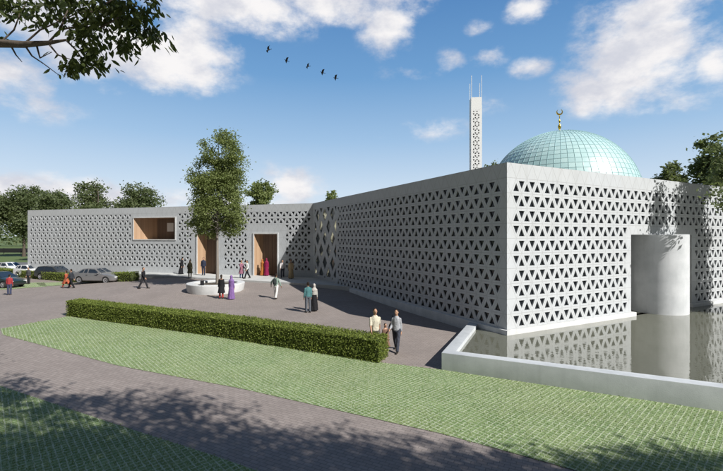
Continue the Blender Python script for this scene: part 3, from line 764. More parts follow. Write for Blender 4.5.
# planter with the plaza tree
pc = G(216, 291.5); pc.y += .6; pc.x = at(216, pc.y); pz = g(pc.x, pc.y)
planter = thing('planter', 'round white concrete planter with a seat rim around the plaza tree', 'planter', (pc.x, pc.y, pz))
mb = MB(); mb.lathe((pc.x, pc.y, pz), [(2.02, -.3), (2.08, 0), (2.16, .50), (2.16, .56), (2.13, .59), (1.62, .59), (1.58, .55), (1.58, .3)], 56)
autosmooth(mb.build('wall', M['conc'], planter), 40)
mb = MB(); mb.lathe((pc.x, pc.y, pz), [(1.6, .40), (1.2, .47), (.5, .52), (.02, .53)], 40); mb.build('soil', M['soil'], planter)
T0 = Vector((pc.x+.12, pc.y, pz+.45)); sc_ = pc.y/F
tz = lambda py: EYE+(HOR-py)*sc_-T0.z
tx = lambda px: (px-218)*sc_
tree('plaza_tree', 'tall slim leafy tree growing out of the round planter on the plaza', T0, EYE+(HOR-130)*sc_,
     [(tx(221), 0, tz(147), tx(218+20), 1.4, 1.2, 1.1), (tx(222), 0, tz(166), tx(218+24), 1.6, 1.5, 1.5), (tx(226), .2, tz(185), tx(218+24), 1.8, 1.6, 1.6), (tx(210), 0, tz(190), tx(218+21), 1.7, 1.5, 1.4),
      (tx(216), 0, tz(212), tx(218+25), 1.9, 1.5, 1.8), (tx(207), 0, tz(226), tx(218+16), 1.2, .8, .7), (tx(218), 0, tz(230), tx(218+20), 1.4, .7, .7), (tx(234), 0, tz(212), tx(218+13), 1.0, 1.1, .8), (tx(216), 0, tz(178), tx(218+23), 1.7, 1.7, 1.0)],
     .12, 260, 40000, .17, M['leaf'], M['barkp'], 11, clump_r=.56, first=.36, gap=.16)

def bgtree(px, Y, top_py, wid_px, label, seed, trunkz=None, m_=None, base_z=.4, n=9000, elong=1.0, bot=.28):
    s = Y/F; x = at(px, Y); top = EYE+(HOR-top_py)*s; h = top-base_z; r = wid_px*s/2; rnd = random.Random(seed)
    cr = []
    for k in range(6):
        a = rnd.uniform(0, 2*pi); q = rnd.uniform(.15, .5)*r; z = h*(bot+.14+(1-bot-.3)*rnd.random())
        cr.append((cos(a)*q, sin(a)*q, z, r*rnd.uniform(.5, .75), r*rnd.uniform(.5, .75), h*rnd.uniform(.13, .20), 1))
    cr.append((rnd.gauss(0, .1)*r, 0, h*.82, r*.55, r*.55, h*.17, 1.1)); cr.append((0, 0, h*(bot+.2), r*.9, r*.9, h*.16, 1.4))
    return tree('broadleaf_tree', label, (x, Y, base_z), top, cr, .02*h, 150, n, .062*h**.75, m_ or M['leafd'], M['bark'], seed, 'background trees', clump_r=r*.26, first=.25, gap=.25)
bgtree(-8, 96, 193, 46, 'dark tree at the far left edge of the picture beyond the street', 21, n=12000, base_z=-.4)
bgtree(24, 98, 185, 40, 'dark tree with a visible trunk just left of the long building', 22, n=13000, base_z=-.4)
bgtree(52, 80, 189, 44, 'tree rising behind the left corner of the long building', 23, n=11000)
bgtree(97, 72, 182, 50, 'left one of the tree pair behind the roof above the parked sedan', 24, n=11000)
bgtree(133, 74, 182.5, 50, 'right one of the tree pair behind the roof, left of the wooden window', 25, n=11000)
bgtree(258, 64, 176, 38, 'round green tree behind the roof just right of the plaza tree', 26, n=11000, m_=M['leaf'])
bgtree(333, 80, 190.5, 18, 'small treetop showing over the roof at the inner corner of the two buildings', 27, n=3500, m_=M['leaf'])
bgtree(491, 66, 158, 22, 'small sparse treetop peeping over the roof left of the dome', 28, n=2500)
bgtree(673, 60, 162, 38, 'dark tree behind the roof right of the dome', 29, n=12000)
bgtree(718, 58, 139, 52, 'large dark tree behind the roof at the right edge, taller than its neighbour', 30, n=14000, base_z=-.5)
# the tree beside the pond on the right, whose shadow falls on the sunlit facade
jt = Vector((23.4, 20.7, -.2))
tree('poplar_tree', 'tree at the right edge with leafy side branches reaching in front of the facade', jt, 14.0,
     [(0, 0, 11.5, 1.6, 1.6, 2.2, 1.2), (-.1, 0, 8.6, 1.9, 1.8, 2.2, 1.5), (.1, 0, 5.6, 1.8, 1.8, 2.0, 1.2), (-.2, .2, 3.2, 1.4, 1.4, 1.0, .5), (-5.0, -.2, 8.2, .7, .6, 1.3, .20), (-5.6, -1.2, 6.4, .5, .5, 1.3, .06)],
     .22, 240, 42000, .20, M['leafd'], M['bark'], 33, None, clump_r=.6, first=.2, gap=.3)

def limbwood(name, label, base, zt, twigs, leaves, m_leaf, seed, trunk_r, fork):
    """a near tree built from explicit boughs; leaves hang in sprays from the twigs"""
    rnd = random.Random(seed); base = Vector(base); root = thing(name, label, 'tree', base)
    tb = MB(); tb.tube([base+Vector((0, 0, -.3)), base+Vector((.05, 0, zt*.3)), base+Vector((.1, .1, zt*.6)), base+Vector((0, .1, zt))], [trunk_r*1.3, trunk_r, trunk_r*.8, trunk_r*.35], 12)
    for pts, r0, r1 in twigs: tb.tube(pts, [r0+(r1-r0)*i/(len(pts)-1) for i in range(len(pts))], 6)
    autosmooth(tb.build('trunk', M['bark'], root, fix=False), 60)
    leaves.build('crown', m_leaf, root, fix=False); return root
def spray(mb, p, rnd, n, ln, tone0=.4, spread=.22, hang=.9):
    for _ in range(n):
        a = rnd.uniform(0, 2*pi); q = p+Vector((rnd.gauss(0, spread), rnd.gauss(0, spread), rnd.gauss(-.03, spread*.7)))
        d = Vector((cos(a)*.75, sin(a)*.75, -hang*rnd.uniform(.35, 1.2))).normalized(); s = ln*rnd.uniform(.65, 1.25)
        e = d.cross(Vector((rnd.gauss(0, 1), rnd.gauss(0, 1), rnd.gauss(0, .6)))).normalized(); wv = s*.19; nn = d.cross(e)*s*.05
        mb.face([q, q+d*s*.32+e*wv+nn, q+d*s*.68+e*wv*.85+nn, q+d*s, q+d*s*.68-e*wv*.85+nn, q+d*s*.32-e*wv+nn], 0, min(1, max(.01, tone0+rnd.gauss(0, .25))))
def px3(px, py, Y): return Vector((at(px, Y), Y, EYE+(HOR-py)/F*Y))
rb = random.Random(17); lv = MB(); tw = []
joint0 = px3(-60, 52, 6.4)
main = [px3(-150, 40, 6.2), joint0, px3(-10, 43, 6.3), px3(24, 44.5, 6.2), px3(48, 43, 6.1), px3(66, 40, 6.0)]
tw.append((main, .10, .016))
for pl_ in [[(24, 44, 6.2), (40, 30, 6.2), (58, 22, 6.1), (80, 12, 6.0), (105, 4, 5.9)], [(48, 43, 6.1), (60, 30, 6.0), (78, 26, 5.9), (100, 28, 5.9), (122, 35, 5.8)],
            [(100, 28, 5.9), (118, 18, 5.8), (140, 22, 5.8), (158, 38, 5.7)], [(80, 12, 6.0), (110, 12, 5.9), (138, 6, 5.8), (152, 20, 5.8)], [(66, 40, 6.0), (76, 50, 6.0), (84, 62, 5.9), (92, 70, 5.9)],
            [(0, 43, 6.3), (14, 30, 6.4), (20, 14, 6.4), (30, -4, 6.4)], [(-20, 45, 6.3), (-4, 24, 6.4), (6, 8, 6.5)], [(105, 4, 5.9), (130, -8, 5.9), (150, -14, 5.9)],
            [(24, 44, 6.2), (32, 56, 6.2), (44, 64, 6.2), (60, 76, 6.1)], [(48, 43, 6.1), (58, 55, 6.0), (72, 60, 6.0)], [(10, 44, 6.3), (16, 55, 6.3), (22, 62, 6.3)], [(36, 43, 6.2), (40, 58, 6.1), (52, 52, 6.1)],
            [(58, 22, 6.1), (52, 8, 6.2), (45, -6, 6.3)], [(122, 35, 5.8), (118, 46, 5.8), (112, 52, 5.8)], [(60, 30, 6.0), (66, 14, 6.0), (74, -2, 6.1)]]:
    tw.append(([px3(*q) for q in pl_], .016, .005))
for (px, py, sx, sy, n, Y, tn) in [(14, 8, 20, 11, 34, 6.4, .3), (-6, 10, 20, 20, 26, 6.4, .3), (60, 8, 17, 9, 30, 6.1, .3), (92, 8, 20, 9, 38, 6.0, .4), (128, 8, 18, 10, 36, 5.9, .3), (104, 20, 14, 8, 26, 5.9, .8), (136, 24, 15, 9, 32, 5.8, .3),
        (152, 36, 10, 8, 22, 5.75, .2), (80, 30, 14, 8, 26, 6.0, .4), (90, 42, 12, 8, 22, 6.0, .45), (88, 55, 12, 6, 22, 5.9, .6), (78, 68, 10, 5, 18, 5.9, .5), (96, 66, 9, 5, 14, 5.9, .3), (72, 74, 5, 4, 8, 5.9, .25), (118, 44, 8, 6, 13, 5.8, .3), (128, 52, 7, 5, 9, 5.8, .2), (33, 17, 8, 6, 8, 6.3, .3), (150, 10, 8, 8, 12, 5.8, .3), (45, 24, 10, 6, 8, 6.1, .4)]:
    for _ in range(n):
        c = px3(px+rb.gauss(0, sx*.68), py-5+rb.gauss(0, sy*.68), Y+rb.gauss(0, .15)); spray(lv, c, rb, 4, .128, tn, .055)
for k in range(260):                          # the rest of its crown, above and left of the frame
    c = Vector((rb.uniform(-13, -5.2), rb.uniform(3.5, 8.5), rb.uniform(8.6, 12)));  spray(lv, c, rb, 16, .15, .4, .3)
tb0 = Vector((-10.4, 6.0, -.3))
for k in range(14): tw.append(([tb0+Vector((0, 0, 6.2+rb.random()*2)), Vector((rb.uniform(-12, -7), rb.uniform(4, 8), 8.8)), Vector((rb.uniform(-13, -5.5), rb.uniform(3.5, 8.5), rb.uniform(9.5, 11.5)))], .07, .015))
tw[0] = ([tb0+Vector((0, .1, 5.2))]+main[1:], .10, .016)
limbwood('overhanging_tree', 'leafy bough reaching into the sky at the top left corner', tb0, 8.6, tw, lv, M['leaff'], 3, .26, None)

# the big tree behind the viewpoint; only its dappled shade on the lawn and path is seen
sb = random.Random(23); lv = MB(); tw = []; tb1 = Vector((8.2, -3.2, -.3)); H0 = 6.8
SH = [(px, py) for px, py in [(-8, 396), (10, 398), (30, 410), (5, 425), (55, 412), (40, 440), (80, 428), (100, 440), (66, 456), (130, 445), (20, 460), (115, 466), (160, 455), (185, 462), (150, 478), (210, 470), (90, 482), (30, 486), (60, 400), (95, 404), (125, 412), (160, 414), (190, 412), (205, 428), (150, 430), (175, 438),
      (225, 440), (262, 436), (250, 455), (290, 448), (285, 466), (320, 440), (335, 458), (365, 446), (380, 462), (345, 474), (410, 452), (430, 470), (460, 462), (480, 476), (300, 484), (250, 484), (390, 484), (520, 470), (545, 480), (440, 490), (590, 468), (640, 462), (690, 458), (660, 476), (720, 470), (620, 485), (705, 484), (575, 490), (12, 384), (120, 398), (180, 403)]]
lx, ly = -SUN_V.x/tan(R(SUN_EL)), -SUN_V.y/tan(R(SUN_EL))
SH += [(sb.uniform(-40, 240), sb.uniform(440, 500)) for _ in range(26)]+[(sb.uniform(240, 730), sb.uniform(455, 500)) for _ in range(26)]
for px, py in SH:
    q = G(px, py)
    hz_ = sb.uniform(9.2, 11.2) if q.y > 8 else sb.uniform(7.8, 10)
    c = Vector((q.x-lx*(hz_-q.z), q.y-ly*(hz_-q.z), hz_))
    m_ = 1.0 if px < 230 else .85
    for _ in range(int(52*m_)):
        q2 = c+Vector((sb.gauss(0, .62), sb.gauss(0, .32), sb.gauss(0, .30)))
        if q2.y > 0 and (q2.z-EYE)/q2.y < .66: continue
        spray(lv, q2, sb, 8, .17, .4, .13)
    mid = tb1.lerp(c, .5); mid.z = 9.6 if mid.y > -1 else 8.2
    tw.append(([tb1+Vector((0, .1, 5.2+sb.random()*2)), mid, c], .06, .012))
for k in range(90):
    c = tb1+Vector((sb.gauss(0, 2.2), sb.gauss(-1, 2.0), sb.uniform(8, 12.5))); spray(lv, c, sb, 40, .16, .4, .5)
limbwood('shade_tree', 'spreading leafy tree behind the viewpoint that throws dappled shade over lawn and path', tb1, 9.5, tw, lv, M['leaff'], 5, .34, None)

# distant wood and fence closing the view at the far left
mb = MB(); rnd = random.Random(9)
for k in range(9000):
    x = rnd.uniform(-260, 140); y = 190+rnd.uniform(0, 30); h = 9+4*noise.noise(Vector((x*.05, 3, 0)))+2*noise.noise(Vector((x*.2, 1, 0)))
    leafquad(mb, Vector((x, y, rnd.random()**.7*h)), 1.5*rnd.uniform(.6, 1.4), rnd, rnd.uniform(.05, .7), 0, .8)
tag(mb.build('distant_wood', M['leafd'], fix=False), 'far-off dark wood along the horizon at the left', 'wood', kind='stuff')
fz = g(-70, 112); fn = thing('fence', 'long dark boarded fence across the lawn beyond the street at the far left', 'fence', (-85, 113, fz))
mb = MB(); mb.box((-95, 113.3, fz+.95), (110, .05, 1.2), R(-1)); mb.build('board_panel', M['trim'], fn)
for k in range(23):
    mb = MB(); mb.box((-149+k*4.9, 113.15+(-54+k*4.9)*-.0175+0.0, fz+.8), (.12, .12, 1.7)); mb.build('post', M['trim'], fn)

# ------------------------------------------------------------------ cars
def make_car(name, label, kind, col, metal=.0):
    root = thing(name, label, 'car', (0, 0, 0), 0, 'cars parked beside the plaza')
    pm = paint(name.replace('_car', '')+'_paint', col, metal)
    # x along the length (front +), stations: x, half width, z of bonnet/belt line, z of sill
    if kind == 'sedan': L, rf, st = 4.85, 1.45, [(-2.42, .70, .82, .42), (-2.36, .80, .98, .30), (-1.9, .88, 1.02, .22), (-1.2, .91, 1.0, .2), (0, .92, .98, .2), (1.0, .91, .95, .2), (1.6, .89, .88, .2), (2.2, .82, .74, .22), (2.40, .70, .62, .3)]; cab = [(-1.85, 1.01), (-1.15, 1.40), (-.6, 1.45), (.1, 1.43), (.95, .95)]
    elif kind == 'wagon': L, rf, st = 4.75, 1.5, [(-2.36, .74, .86, .42), (-2.30, .84, 1.02, .30), (-1.8, .89, 1.04, .22), (-1.0, .91, 1.02, .2), (0, .92, 1.0, .2), (1.0, .91, .97, .2), (1.55, .89, .90, .2), (2.15, .82, .76, .22), (2.36, .70, .62, .3)]; cab = [(-2.26, 1.02), (-1.95, 1.43), (-1.0, 1.50), (.1, 1.47), (.95, .97)]
    else: L, rf, st = 4.1, 1.48, [(-2.02, .74, .86, .42), (-1.97, .83, 1.0, .30), (-1.5, .87, 1.03, .22), (-.8, .88, 1.01, .2), (0, .89, .99, .2), (.8, .88, .97, .2), (1.25, .86, .90, .2), (1.8, .80, .76, .22), (2.03, .66, .62, .3)]; cab = [(-1.90, 1.01), (-1.5, 1.42), (-.7, 1.48), (.0, 1.46), (.85, .96)]
    wr = .325; ax = (-L*.29, L*.29)
    mb = MB(); rs = []
    for x, hw, zt, zs in st:
        ring = [(x, -hw*.80, zs), (x, -hw*.98, zs+.10), (x, -hw, zs+(zt-zs)*.55), (x, -hw*.95, zt-.05), (x, -hw*.82, zt), (x, 0, zt+.03), (x, hw*.82, zt), (x, hw*.95, zt-.05), (x, hw, zs+(zt-zs)*.55), (x, hw*.98, zs+.10), (x, hw*.80, zs)]
        rs.append(ring)
    mb.rings(rs); me = mb.mesh('b'); bm = bmesh.new(); bm.from_mesh(me); bmesh.ops.recalc_face_normals(bm, faces=bm.faces); bm.to_mesh(me); bm.free()
    cut = MB()
    for a in ax:
        n = 24; cut.rings([[(a+(wr+.055)*cos(2*pi*k/n), y, wr+(wr+.055)*sin(2*pi*k/n)) for k in range(n)] for y in (-1.2, 1.2)])
    co = cut.build('cutter', M['trim'])
    body = link_mesh('body', baked(me, [('BOOLEAN', dict(operation='DIFFERENCE', object=co, solver='EXACT'))]), pm, root); bpy.data.objects.remove(co); autosmooth(body, 28)
    def belt(x):
        for (a, h1, z1, s1), (b, h2, z2, s2) in zip(st, st[1:]):
            if a <= x <= b: t = (x-a)/(b-a); return h1+(h2-h1)*t, z1+(z2-z1)*t
        return st[-1][1], st[-1][2]
    # cabin
    secs = []
    for i, (x, z) in enumerate(cab):
        hw, zb = belt(x); zb -= .02; k = max(0, (z-zb)/(rf-.98)); wt = hw*(.90-.20*k); secs.append((x, hw*.90, zb, wt, max(z, zb+.01)))
    mb = MB(); mb.rings([[(x, -wb, zb), (x, -wt, z-.03*(z-zb)), (x, -wt*.86, z), (x, 0, z+.025), (x, wt*.86, z), (x, wt, z-.03*(z-zb)), (x, wb, zb)] for x, wb, zb, wt, z in secs])
    rfm = mb.build('roof', pm, root, world=False); autosmooth(rfm, 28)
    def lerp(a, b, t): return a+(b-a)*t
    for sgn in (-1, 1):                       # side windows (each a pane, pillars left between)
        def pt(x, f):
            for s1, s2 in zip(secs, secs[1:]):
                if s1[0] <= x <= s2[0]:
                    t = (x-s1[0])/(s2[0]-s1[0]); wb, zb, wt, zt = (lerp(s1[i], s2[i], t) for i in (1, 2, 3, 4)); zt = zt-.03*(zt-zb)
                    return Vector((x, sgn*(lerp(wb, wt, f)+.006), lerp(zb, zt, f)))
        xs0, xs1, xm = secs[0][0], secs[-1][0], (secs[1][0]+secs[3][0])/2
        t1, t3 = secs[1][0], secs[3][0]
        for q in ([(t3+.04, .1), (xs1-.22, .12), (t3+.02, .86), (xm+.06, .86), (xm+.06, .1)], [(xm-.06, .1), (xm-.06, .86), (t1+.30, .86), (t1+.18, .1)], [(t1+.08, .1), (t1+.20, .84), (t1+.02, .82), (xs0+.30, .14)]):
            mb = MB(); mb.face([pt(*p) for p in q]); mb.build('window', M['glass'], root, world=False)
    for (s1, s2) in ((secs[0], secs[1]), (secs[-1], secs[-2])):    # rear and front screens
        d = Vector((s2[0]-s1[0], 0, s2[4]-s1[4])); n = Vector((-d.z, 0, d.x)).normalized()*.02
        if n.z < 0: n = -n
        mb = MB(); a = Vector((s1[0], 0, s1[4])); b = Vector((s2[0], 0, s2[4])); p, q = a.lerp(b, .14)+n, a.lerp(b, .9)+n
        mb.face([p+Vector((0, -s1[1]*.86, 0)), p+Vector((0, s1[1]*.86, 0)), q+Vector((0, s2[3]*.84, 0)), q+Vector((0, -s2[3]*.84, 0))]); mb.build('windscreen', M['glass'], root, world=False)
    xf, xr = st[-1][0], st[0][0]
    for sgn in (-1, 1):
        mb = MB(); mb.box((xf-.10, sgn*.60, .62), (.16, .30, .12)); bevel(mb.build('headlight', M['lampw'], root, world=False), .03)
        mb = MB(); mb.box((xr+.07, sgn*.64, .84), (.16, .30, .16)); bevel(mb.build('taillight', M['lampr'], root, world=False), .03)
        mb = MB(); mb.box((secs[-1][0]-.28, sgn*.97, 1.0), (.12, .18, .11)); bevel(mb.build('mirror', pm, root, world=False), .03)
        for dx in (-.45, .45):
            mb = MB(); mb.box((dx-.1, sgn*(belt(dx)[0]+.004), .82), (.16, .03, .03)); mb.build('handle', M['trim'], root, world=False)
    mb = MB(); mb.box((xf-.03, 0, .36), (.10, 1.3, .16)); bevel(mb.build('bumper', M['trim'], root, world=False), .03)
    mb = MB(); mb.box((xr+.03, 0, .42), (.10, 1.35, .14)); bevel(mb.build('bumper', M['trim'], root, world=False), .03)
    mb = MB(); mb.box((xr-.01, 0, .70), (.03, .52, .11)); mb.build('number_plate', M['plate'], root, world=False)
    for a in ax:
        for sgn in (-1, 1):
            def cyl(prof, m_, nm_, par):
                n = 24; mb = MB(); mb.rings([[(a+r*cos(2*pi*k/n), sgn*y, wr+r*sin(2*pi*k/n)) for k in range(n)] for r, y in prof]); return autosmooth(mb.build(nm_, m_, par, world=False), 40)
            ty = cyl([(wr-.06, .66), (wr-.01, .67), (wr, .70), (wr, .86), (wr-.02, .89), (.24, .895), (.23, .87)], M['tyre'], 'wheel', root)
            cyl([(.235, .86), (.23, .885), (.19, .872), (.07, .868), (.06, .89), (.01, .892)], M['rimm'], 'rim', ty)
    return root
def put_car(o, px, py, deg):
    p = G(px, py); o.location = (p.x, p.y, p.z+.006); o.rotation_euler.z = R(deg); return o
c1 = put_car(make_car('sedan_car', 'silver grey saloon parked at the right end of the row, nearest the hedge end', 'sedan', (.29, .29, .295), .5), 99, 282.5, -7)
c2 = put_car(make_car('estate_car', 'dark grey estate car between the white cars and the silver saloon', 'wagon', (.045, .05, .055), .4), 57, 279, -14)
c3 = put_car(make_car('hatchback_car', 'white hatchback next to the dark estate car', 'hatch', (.74, .75, .75)), 32, 277, -18)
c4 = copy_tree(c3); c4['label'] = 'white hatchback at the far left, partly hidden behind the other white one'; put_car(c4, 11, 273.5, -20)
c5 = put_car(make_car('dark_green_car', 'dark green car at the left edge, nearest the viewer', 'hatch', (.02, .035, .033), .2), 3, 287, -14)

# ------------------------------------------------------------------ people
_cm = {}
def cloth(col, rough=.85):
    k = tuple(round(c, 3) for c in col)
    if k not in _cm:
        _cm[k] = simple('cloth', col, rough, 0, .22, 9, .2); t = NT(_cm[k].node_tree); t.p = t.n['Principled BSDF']
        tcn = t.node('ShaderNodeTexCoord'); bump(t, t.noise(t.node('ShaderNodeMapping', {'Vector': tcn.outputs['Object'], 'Scale': (1, 1, .55)}).outputs[0], 13, 3), 1.0, .045)
    return _cm[k]
SK = {'a': simple('skin_tan', (.42, .24, .155), .5, 0, .06), 'b': simple('skin_brown', (.24, .125, .075), .5, 0, .06)}
def person(label, px, py, face, height=1.75, plat=False, fem=False, top=(.5, .5, .5), bottom=(.1, .1, .12), style='trousers', sleeve='long', legs=((0, 0), (0, 0)), arms=((0, .1, .15), (0, .1, .15)),
           hair=(.02, .014, .01), scarf=None, shoes=(.03, .025, .02), skin='a', bag=None, group=None, longhair=False, lean=0.0):
    p = G(px, py, PLAT if plat else None); k = height/1.75
    if plat:                                  # stay in front of the wing's facade
        q_ = (px-CX)/F; uu = (PK.x-q_*PK.y)/(q_*DW.y-DW.x); yw = PK.y+DW.y*uu-1.0
        if p.y > yw and not 253 < px < 272 and not 198 < px < 208: p = Vector((at(px, yw), yw, PLAT))
    root = thing('person', label, 'person', (p.x, p.y, p.z), R(face)-pi/2, group)
    sw = .165 if fem else .19; hw = .095 if fem else .09
    J = {}; lows = []
    for i, s in enumerate((-1, 1)):
        a, b = (R(q) for q in legs[i]); hip = Vector((s*hw, 0, .92)); kn = hip+Vector((s*.01, sin(a)*.43, -cos(a)*.43)); an = kn+Vector((0, sin(a-b)*.41, -cos(a-b)*.41)); J[s] = [hip, kn, an]; lows.append(an.z)
    dz = .08-min(lows)
    for s in J:
        J[s] = [q+Vector((0, 0, dz)) for q in J[s]]; h_, kn, an = J[s]; pitch = (an-kn).normalized(); lift = max(0, an.z-.085)
        toe = an+Vector((s*.015, .15, -.052-lift*.5)); heel = an+Vector((0, -.045, -.045)); J[s] += [toe, heel]
    Z = lambda z: z+dz; yl = lambda z: lean*(z-.92)
    A = {}
    for i, s in enumerate((-1, 1)):
        f, ab, e = arms[i]; f = R(f*57.3) if abs(f) < 3 else R(f); sh = Vector((s*(sw-.022), yl(1.360), Z(1.360)))
        el_ = sh+Vector((s*sin(ab), sin(f)*cos(ab), -cos(f)*cos(ab)))*.285; f2 = f+e; wr_ = el_+Vector((s*sin(ab)*.4, sin(f2), -cos(f2)))*.245; A[s] = [sh, el_, wr_, (wr_-el_).normalized()]
    def fin(mb, vox, sm=4):
        for i, v in enumerate(mb.v): mb.v[i] = (v[0]*k, v[1]*k, v[2]*k)
        return baked(mb, [('REMESH', dict(mode='VOXEL', voxel_size=vox)), ('SMOOTH', dict(factor=.5, iterations=sm))])
    # body: one skin from head to foot, five fingers on each hand
    b = MB(); hd = Vector((0, yl(1.62)+.015, Z(1.625)))
    b.loft([(0, yl(.86), Z(.86), .13, .09), (0, yl(.95), Z(.95), .15, .10), (0, yl(1.08), Z(1.08), .125, .085), (0, yl(1.28), Z(1.28), sw*.85, .105), (0, yl(1.40), Z(1.40), sw*.88, .085), (0, yl(1.46), Z(1.46), sw*.45, .06)])
    b.caps((0, yl(1.42), Z(1.42)), hd-Vector((0, .02, .07)), .062, .054); b.ell(hd, (.074, .092, .112)); b.ell(hd+Vector((0, .028, -.045)), (.055, .060, .065))
    b.caps(hd+Vector((0, .088, .012)), hd+Vector((0, .105, -.022)), .009, .015, 8)
    for s in (-1, 1):
        b.ell(hd+Vector((s*.076, -.005, -.005)), (.012, .022, .032), 8, 6)
        h_, kn, an, toe, heel = J[s]; b.caps(h_, kn, .085, .055); b.caps(kn, an, .056, .036); b.caps(heel, toe, .032, .028)
        sh, e_, w_, dr = A[s]; b.caps(sh, e_, .050, .040); b.caps(e_, w_, .041, .027)
        side = Vector((0, 1, 0))-dr*dr.y; side = side.normalized() if side.length > .1 else Vector((0, 0, 1)); nrm_ = dr.cross(side)
        pm_ = w_+dr*.075; b.caps(w_+dr*.01, pm_, .026, .03)
        for q, (o_, ln) in enumerate(((-.030, .062), (-.010, .074), (.011, .080), (.031, .072))):
            r0 = pm_+side*o_+dr*.012; mid = r0+dr*ln*.5+nrm_*s*-.006; b.caps(r0, mid, .0105, .0095, 8); b.caps(mid, mid+(dr*.75-nrm_*s*.45)*ln*.5, .0095, .008, 8)
        t0 = w_+dr*.03+side*.022; t1 = t0+(side*.7+dr*.6)*.045; b.caps(t0, t1, .013, .011, 8); b.caps(t1, t1+(dr*.95+side*.15)*.03, .011, .009, 8)
    link_mesh('body', fin(b, .0095, 3), SK[skin], root)
    for s in (-1, 1):
        e = MB(); e.ell([v*k for v in (hd+Vector((s*.030, .084, .008)))], (.010, .006, .006), 8, 6); e.build('eye', M['eye'], root, world=False, smooth=True)
    e = MB(); e.ell([v*k for v in (hd+Vector((0, .088, -.058)))], (.022, .007, .006), 8, 6); e.build('mouth', M['lip'], root, world=False, smooth=True)
    # garments
    if style == 'trousers':
        t = MB(); t.loft([(0, yl(.84), Z(.84), .155, .115), (0, yl(.93), Z(.93), .168, .122), (0, yl(1.02), Z(1.02), .152, .110)])
        for s in (-1, 1): h_, kn, an = J[s][:3]; t.caps(h_, kn, .100, .076); t.tube([kn+Vector((0, 0, .03)), kn, an+(an-kn).normalized()*.02], [.078, .076, .066], 12)
        link_mesh('trousers', fin(t, .013), cloth(bottom), root)
    elif style in ('dress', 'skirt', 'tunic'):
        z_top, z_bot = (1.40, .05) if style == 'dress' else ((1.05, .07) if style == 'skirt' else (1.40, .42)); t = MB(); secs = []; wv = []
        ymid = (J[-1][2].y+J[1][2].y)/2; fl = abs(J[-1][2].y-J[1][2].y)/2
        for q in range(13):
            f = q/12; z = z_bot+(z_top-z_bot)*f; lowf = max(0, 1-max(0, z-z_bot)/(.95-z_bot)) if z < .95 else 0
            rx = (.172+.085*lowf) if z < 1.0 else (.165 if z < 1.15 else sw+.015 if z < 1.36 else sw*.8); ry = (.135+(.085+fl*.75)*lowf) if z < 1.1 else .135
            secs.append((0, yl(z)+ymid*lowf, Z(z) if z > .5 else z+dz*(z/.5), rx, ry)); wv.append(.07*lowf)
        t.loft(secs, 42, wav=wv)
        if style != 'skirt':
            for s in (-1, 1):
                sh, e_, w_, dr = A[s]; t.caps(sh, e_, .068, .062); t.tube([e_, e_.lerp(w_, .92)], [.062, .068], 12)
        link_mesh('dress' if style != 'skirt' else 'skirt', fin(t, .014), cloth(top if style != 'skirt' else bottom), root)
        if style == 'tunic':
            t = MB()
            for s in (-1, 1): h_, kn, an = J[s][:3]; t.caps(h_, kn, .09, .07); t.tube([kn+Vector((0, 0, .03)), an], [.07, .062], 12)
            link_mesh('trousers', fin(t, .013), cloth(bottom), root)
    if style in ('trousers', 'skirt'):
        t = MB(); t.loft([(0, yl(.90), Z(.90), .172, .130), (0, yl(1.05), Z(1.05), .155, .122), (0, yl(1.28), Z(1.28), sw*.85+.028, .132), (0, yl(1.38), Z(1.38), sw*.80+.02, .115), (0, yl(1.435), Z(1.435), sw*.62, .095), (0, yl(1.485), Z(1.485), .070, .070)])
        for s in (-1, 1):
            sh, e_, w_, dr = A[s]; t.caps(sh, sh.lerp(e_, .85 if sleeve == 'short' else 1), .060, .052)
            if sleeve == 'long': t.tube([e_-(w_-e_).normalized()*.02, e_, e_.lerp(w_, .93)], [.052, .052, .042], 12)
        link_mesh('shirt', fin(t, .013), cloth(top), root)
    t = MB()
    for s in (-1, 1): an, toe, heel = J[s][2:]; t.caps(heel+Vector((0, 0, .002)), toe+Vector((0, 0, .004)), .043, .037, 12); t.caps(an+Vector((0, -.01, -.01)), heel+Vector((0, .02, .02)), .044, .044, 12)
    me = fin(t, .011)
    for v in me.vertices: v.co.z = max(v.co.z, 0.0)
    link_mesh('shoes', me, cloth(shoes, .5), root)
    if scarf:
        t = MB(); t.ell(hd+Vector((0, -.026, .012)), (.092, .100, .128)); t.loft([(0, yl(1.30), Z(1.30), sw+.045, .155), (0, yl(1.40), Z(1.40), sw+.02, .135), (0, yl(1.47), Z(1.47), .115, .105), (0, yl(1.53)-.01, Z(1.54), .082, .085), (0, yl(1.6)-.015, Z(1.6), .085, .085)])
        link_mesh('headscarf', fin(t, .011), cloth(scarf), root)
    else:
        t = MB(); t.ell(hd+Vector((0, -.022, .032)), (.081, .088, .094)); t.caps(hd+Vector((0, -.05, -.01)), hd+Vector((0, -.052, -.06 if not longhair else -.22)), .062, .045)
        link_mesh('hair', fin(t, .010), cloth(hair, .6), root)
